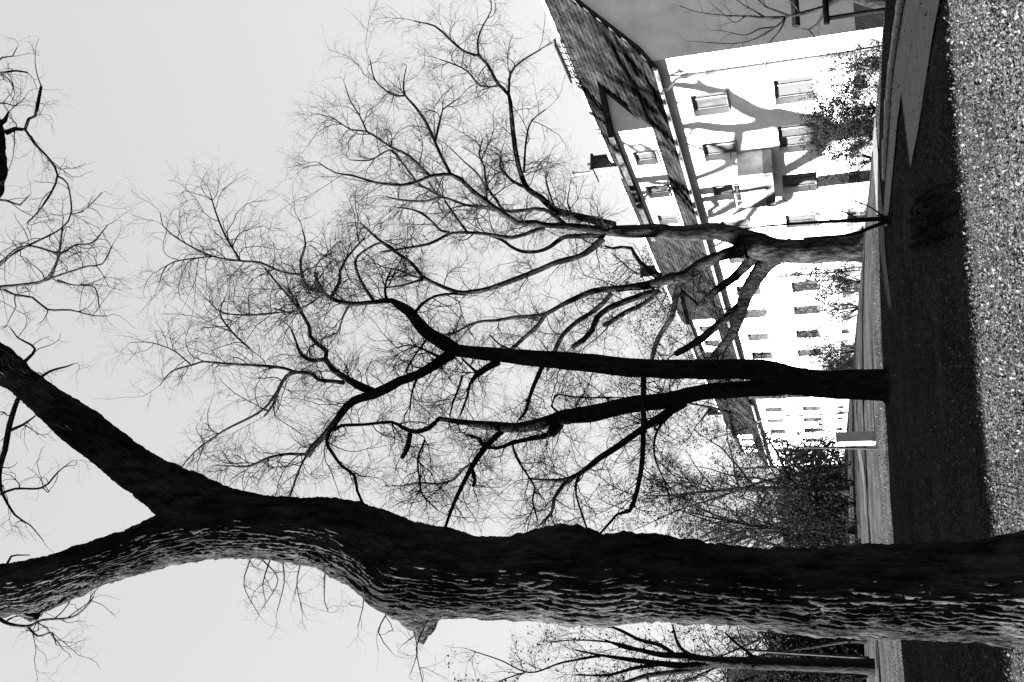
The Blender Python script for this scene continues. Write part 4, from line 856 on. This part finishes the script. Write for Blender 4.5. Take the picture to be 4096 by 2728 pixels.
# ------------------------------------------------------------------ grass and fallen leaves
def proj(p):
    d = p - O; z = d @ vF; return 2048 - FPX * (d @ Iu) / z, 1364 - FPX * (d @ Ir) / z
LANES = [np.array(q, float) for q in ([(3642, -60), (3605, 140), (3577, 326), (3566, 500), (3541, 818), (3554, 905), (3564, 818), (3595, 500), (3612, 372), (3627, 500), (3647, 660), (3664, 600), (3683, 500), (3710, 326), (3740, 140), (3782, -60)],
         [(3497, 470), (3495, 600), (3503, 740), (3523, 1000), (3560, 1236), (3570, 1236), (3548, 1050), (3526, 740), (3506, 470)])]
def off_path(X, Y, keep=.05):
    x, y = proj(np.stack([X, Y, gz(X, Y) + .03], 1)); bad = np.zeros(len(X), bool)
    for q in LANES:
        ins = np.zeros(len(X), bool); j = len(q) - 1
        for i in range(len(q)):
            c = ((q[i, 1] > y) != (q[j, 1] > y)) & (x < (q[j, 0] - q[i, 0]) * (y - q[i, 1]) / (q[j, 1] - q[i, 1] + 1e-9) + q[i, 0]); ins ^= c; j = i
        bad |= ins
    return ~bad | (rng.random(len(X)) < keep)
def scatter(n, y0, y1, pw=1.6):
    Y = y0 + (y1 - y0) * rng.random(n) ** pw; X = (rng.random(n) * 2 - 1) * (Y * .40 + .4)
    return X, Y
def blades(n, y0, y1, hgt, wd):
    X, Y = scatter(n, y0, y1); k = vnoise(np.stack([X * .9, Y * .9, X * 0], 1), 4); keep = (rng.random(n) < .62 + .5 * k) & off_path(X, Y, 0); X, Y = X[keep], Y[keep]; n = len(X)
    a = rng.uniform(0, 6.28, n); h = hgt * rng.uniform(.4, 1.2, n) * (1 + .5 * vnoise(np.stack([X * 2, Y * 2, X * 0], 1), 8)); ln = rng.uniform(.2, 1.3, n) * h; b = rng.uniform(0, 6.28, n); z = gz(X, Y) - .01
    w_ = wd * rng.uniform(.7, 1.3, n); c, s = np.cos(a) * w_, np.sin(a) * w_
    V = np.stack([np.stack([X - c, Y - s, z], 1), np.stack([X + c, Y + s, z], 1), np.stack([X + np.cos(b) * ln, Y + np.sin(b) * ln, z + h], 1)], 1)
    return mesh_np('grass', V, np.arange(n * 3).reshape(n, 3))
tag(obj('grass', blades(170000, 6.0, 26, .05, .004), m_blade), 'short dry grass covering the lawn', 'grass', kind='stuff')
X, Y = scatter(150000, 6.8, 24, 2.0); kk = vnoise(np.stack([X * 1.3, Y * 1.3, X * 0], 1), 21); kk = kk + .8 * vnoise(np.stack([X * 4.5, Y * 4.5, X * 0], 1), 22); ok = (rng.random(len(X)) < .68 + .55 * kk) & off_path(X, Y, .03); X, Y = X[ok], Y[ok]
cl = np.stack([X, Y, gz(X, Y) + .012 + rng.random(len(X)) * .035], 1)
tag(obj('fallen_leaves', leaves_mesh('fallen_leaves', cl, .026, .25), m_leaf), 'dry fallen leaves strewn over the lawn', 'leaves', kind='stuff')
X, Y = scatter(7000, 6.8, 26, 1.7); ok = off_path(X, Y, .15); X, Y = X[ok], Y[ok]
tag(obj('pale_leaves', leaves_mesh('pale_leaves', np.stack([X, Y, gz(X, Y) + .03 + rng.random(len(X)) * .03], 1), .036, .5), m_paleleaf), 'sparse pale fallen leaves flecking the lawn', 'leaves', kind='stuff')
print('tris', sum(len(o.data.polygons) * 2 for o in bpy.data.objects if o.type == 'MESH'))
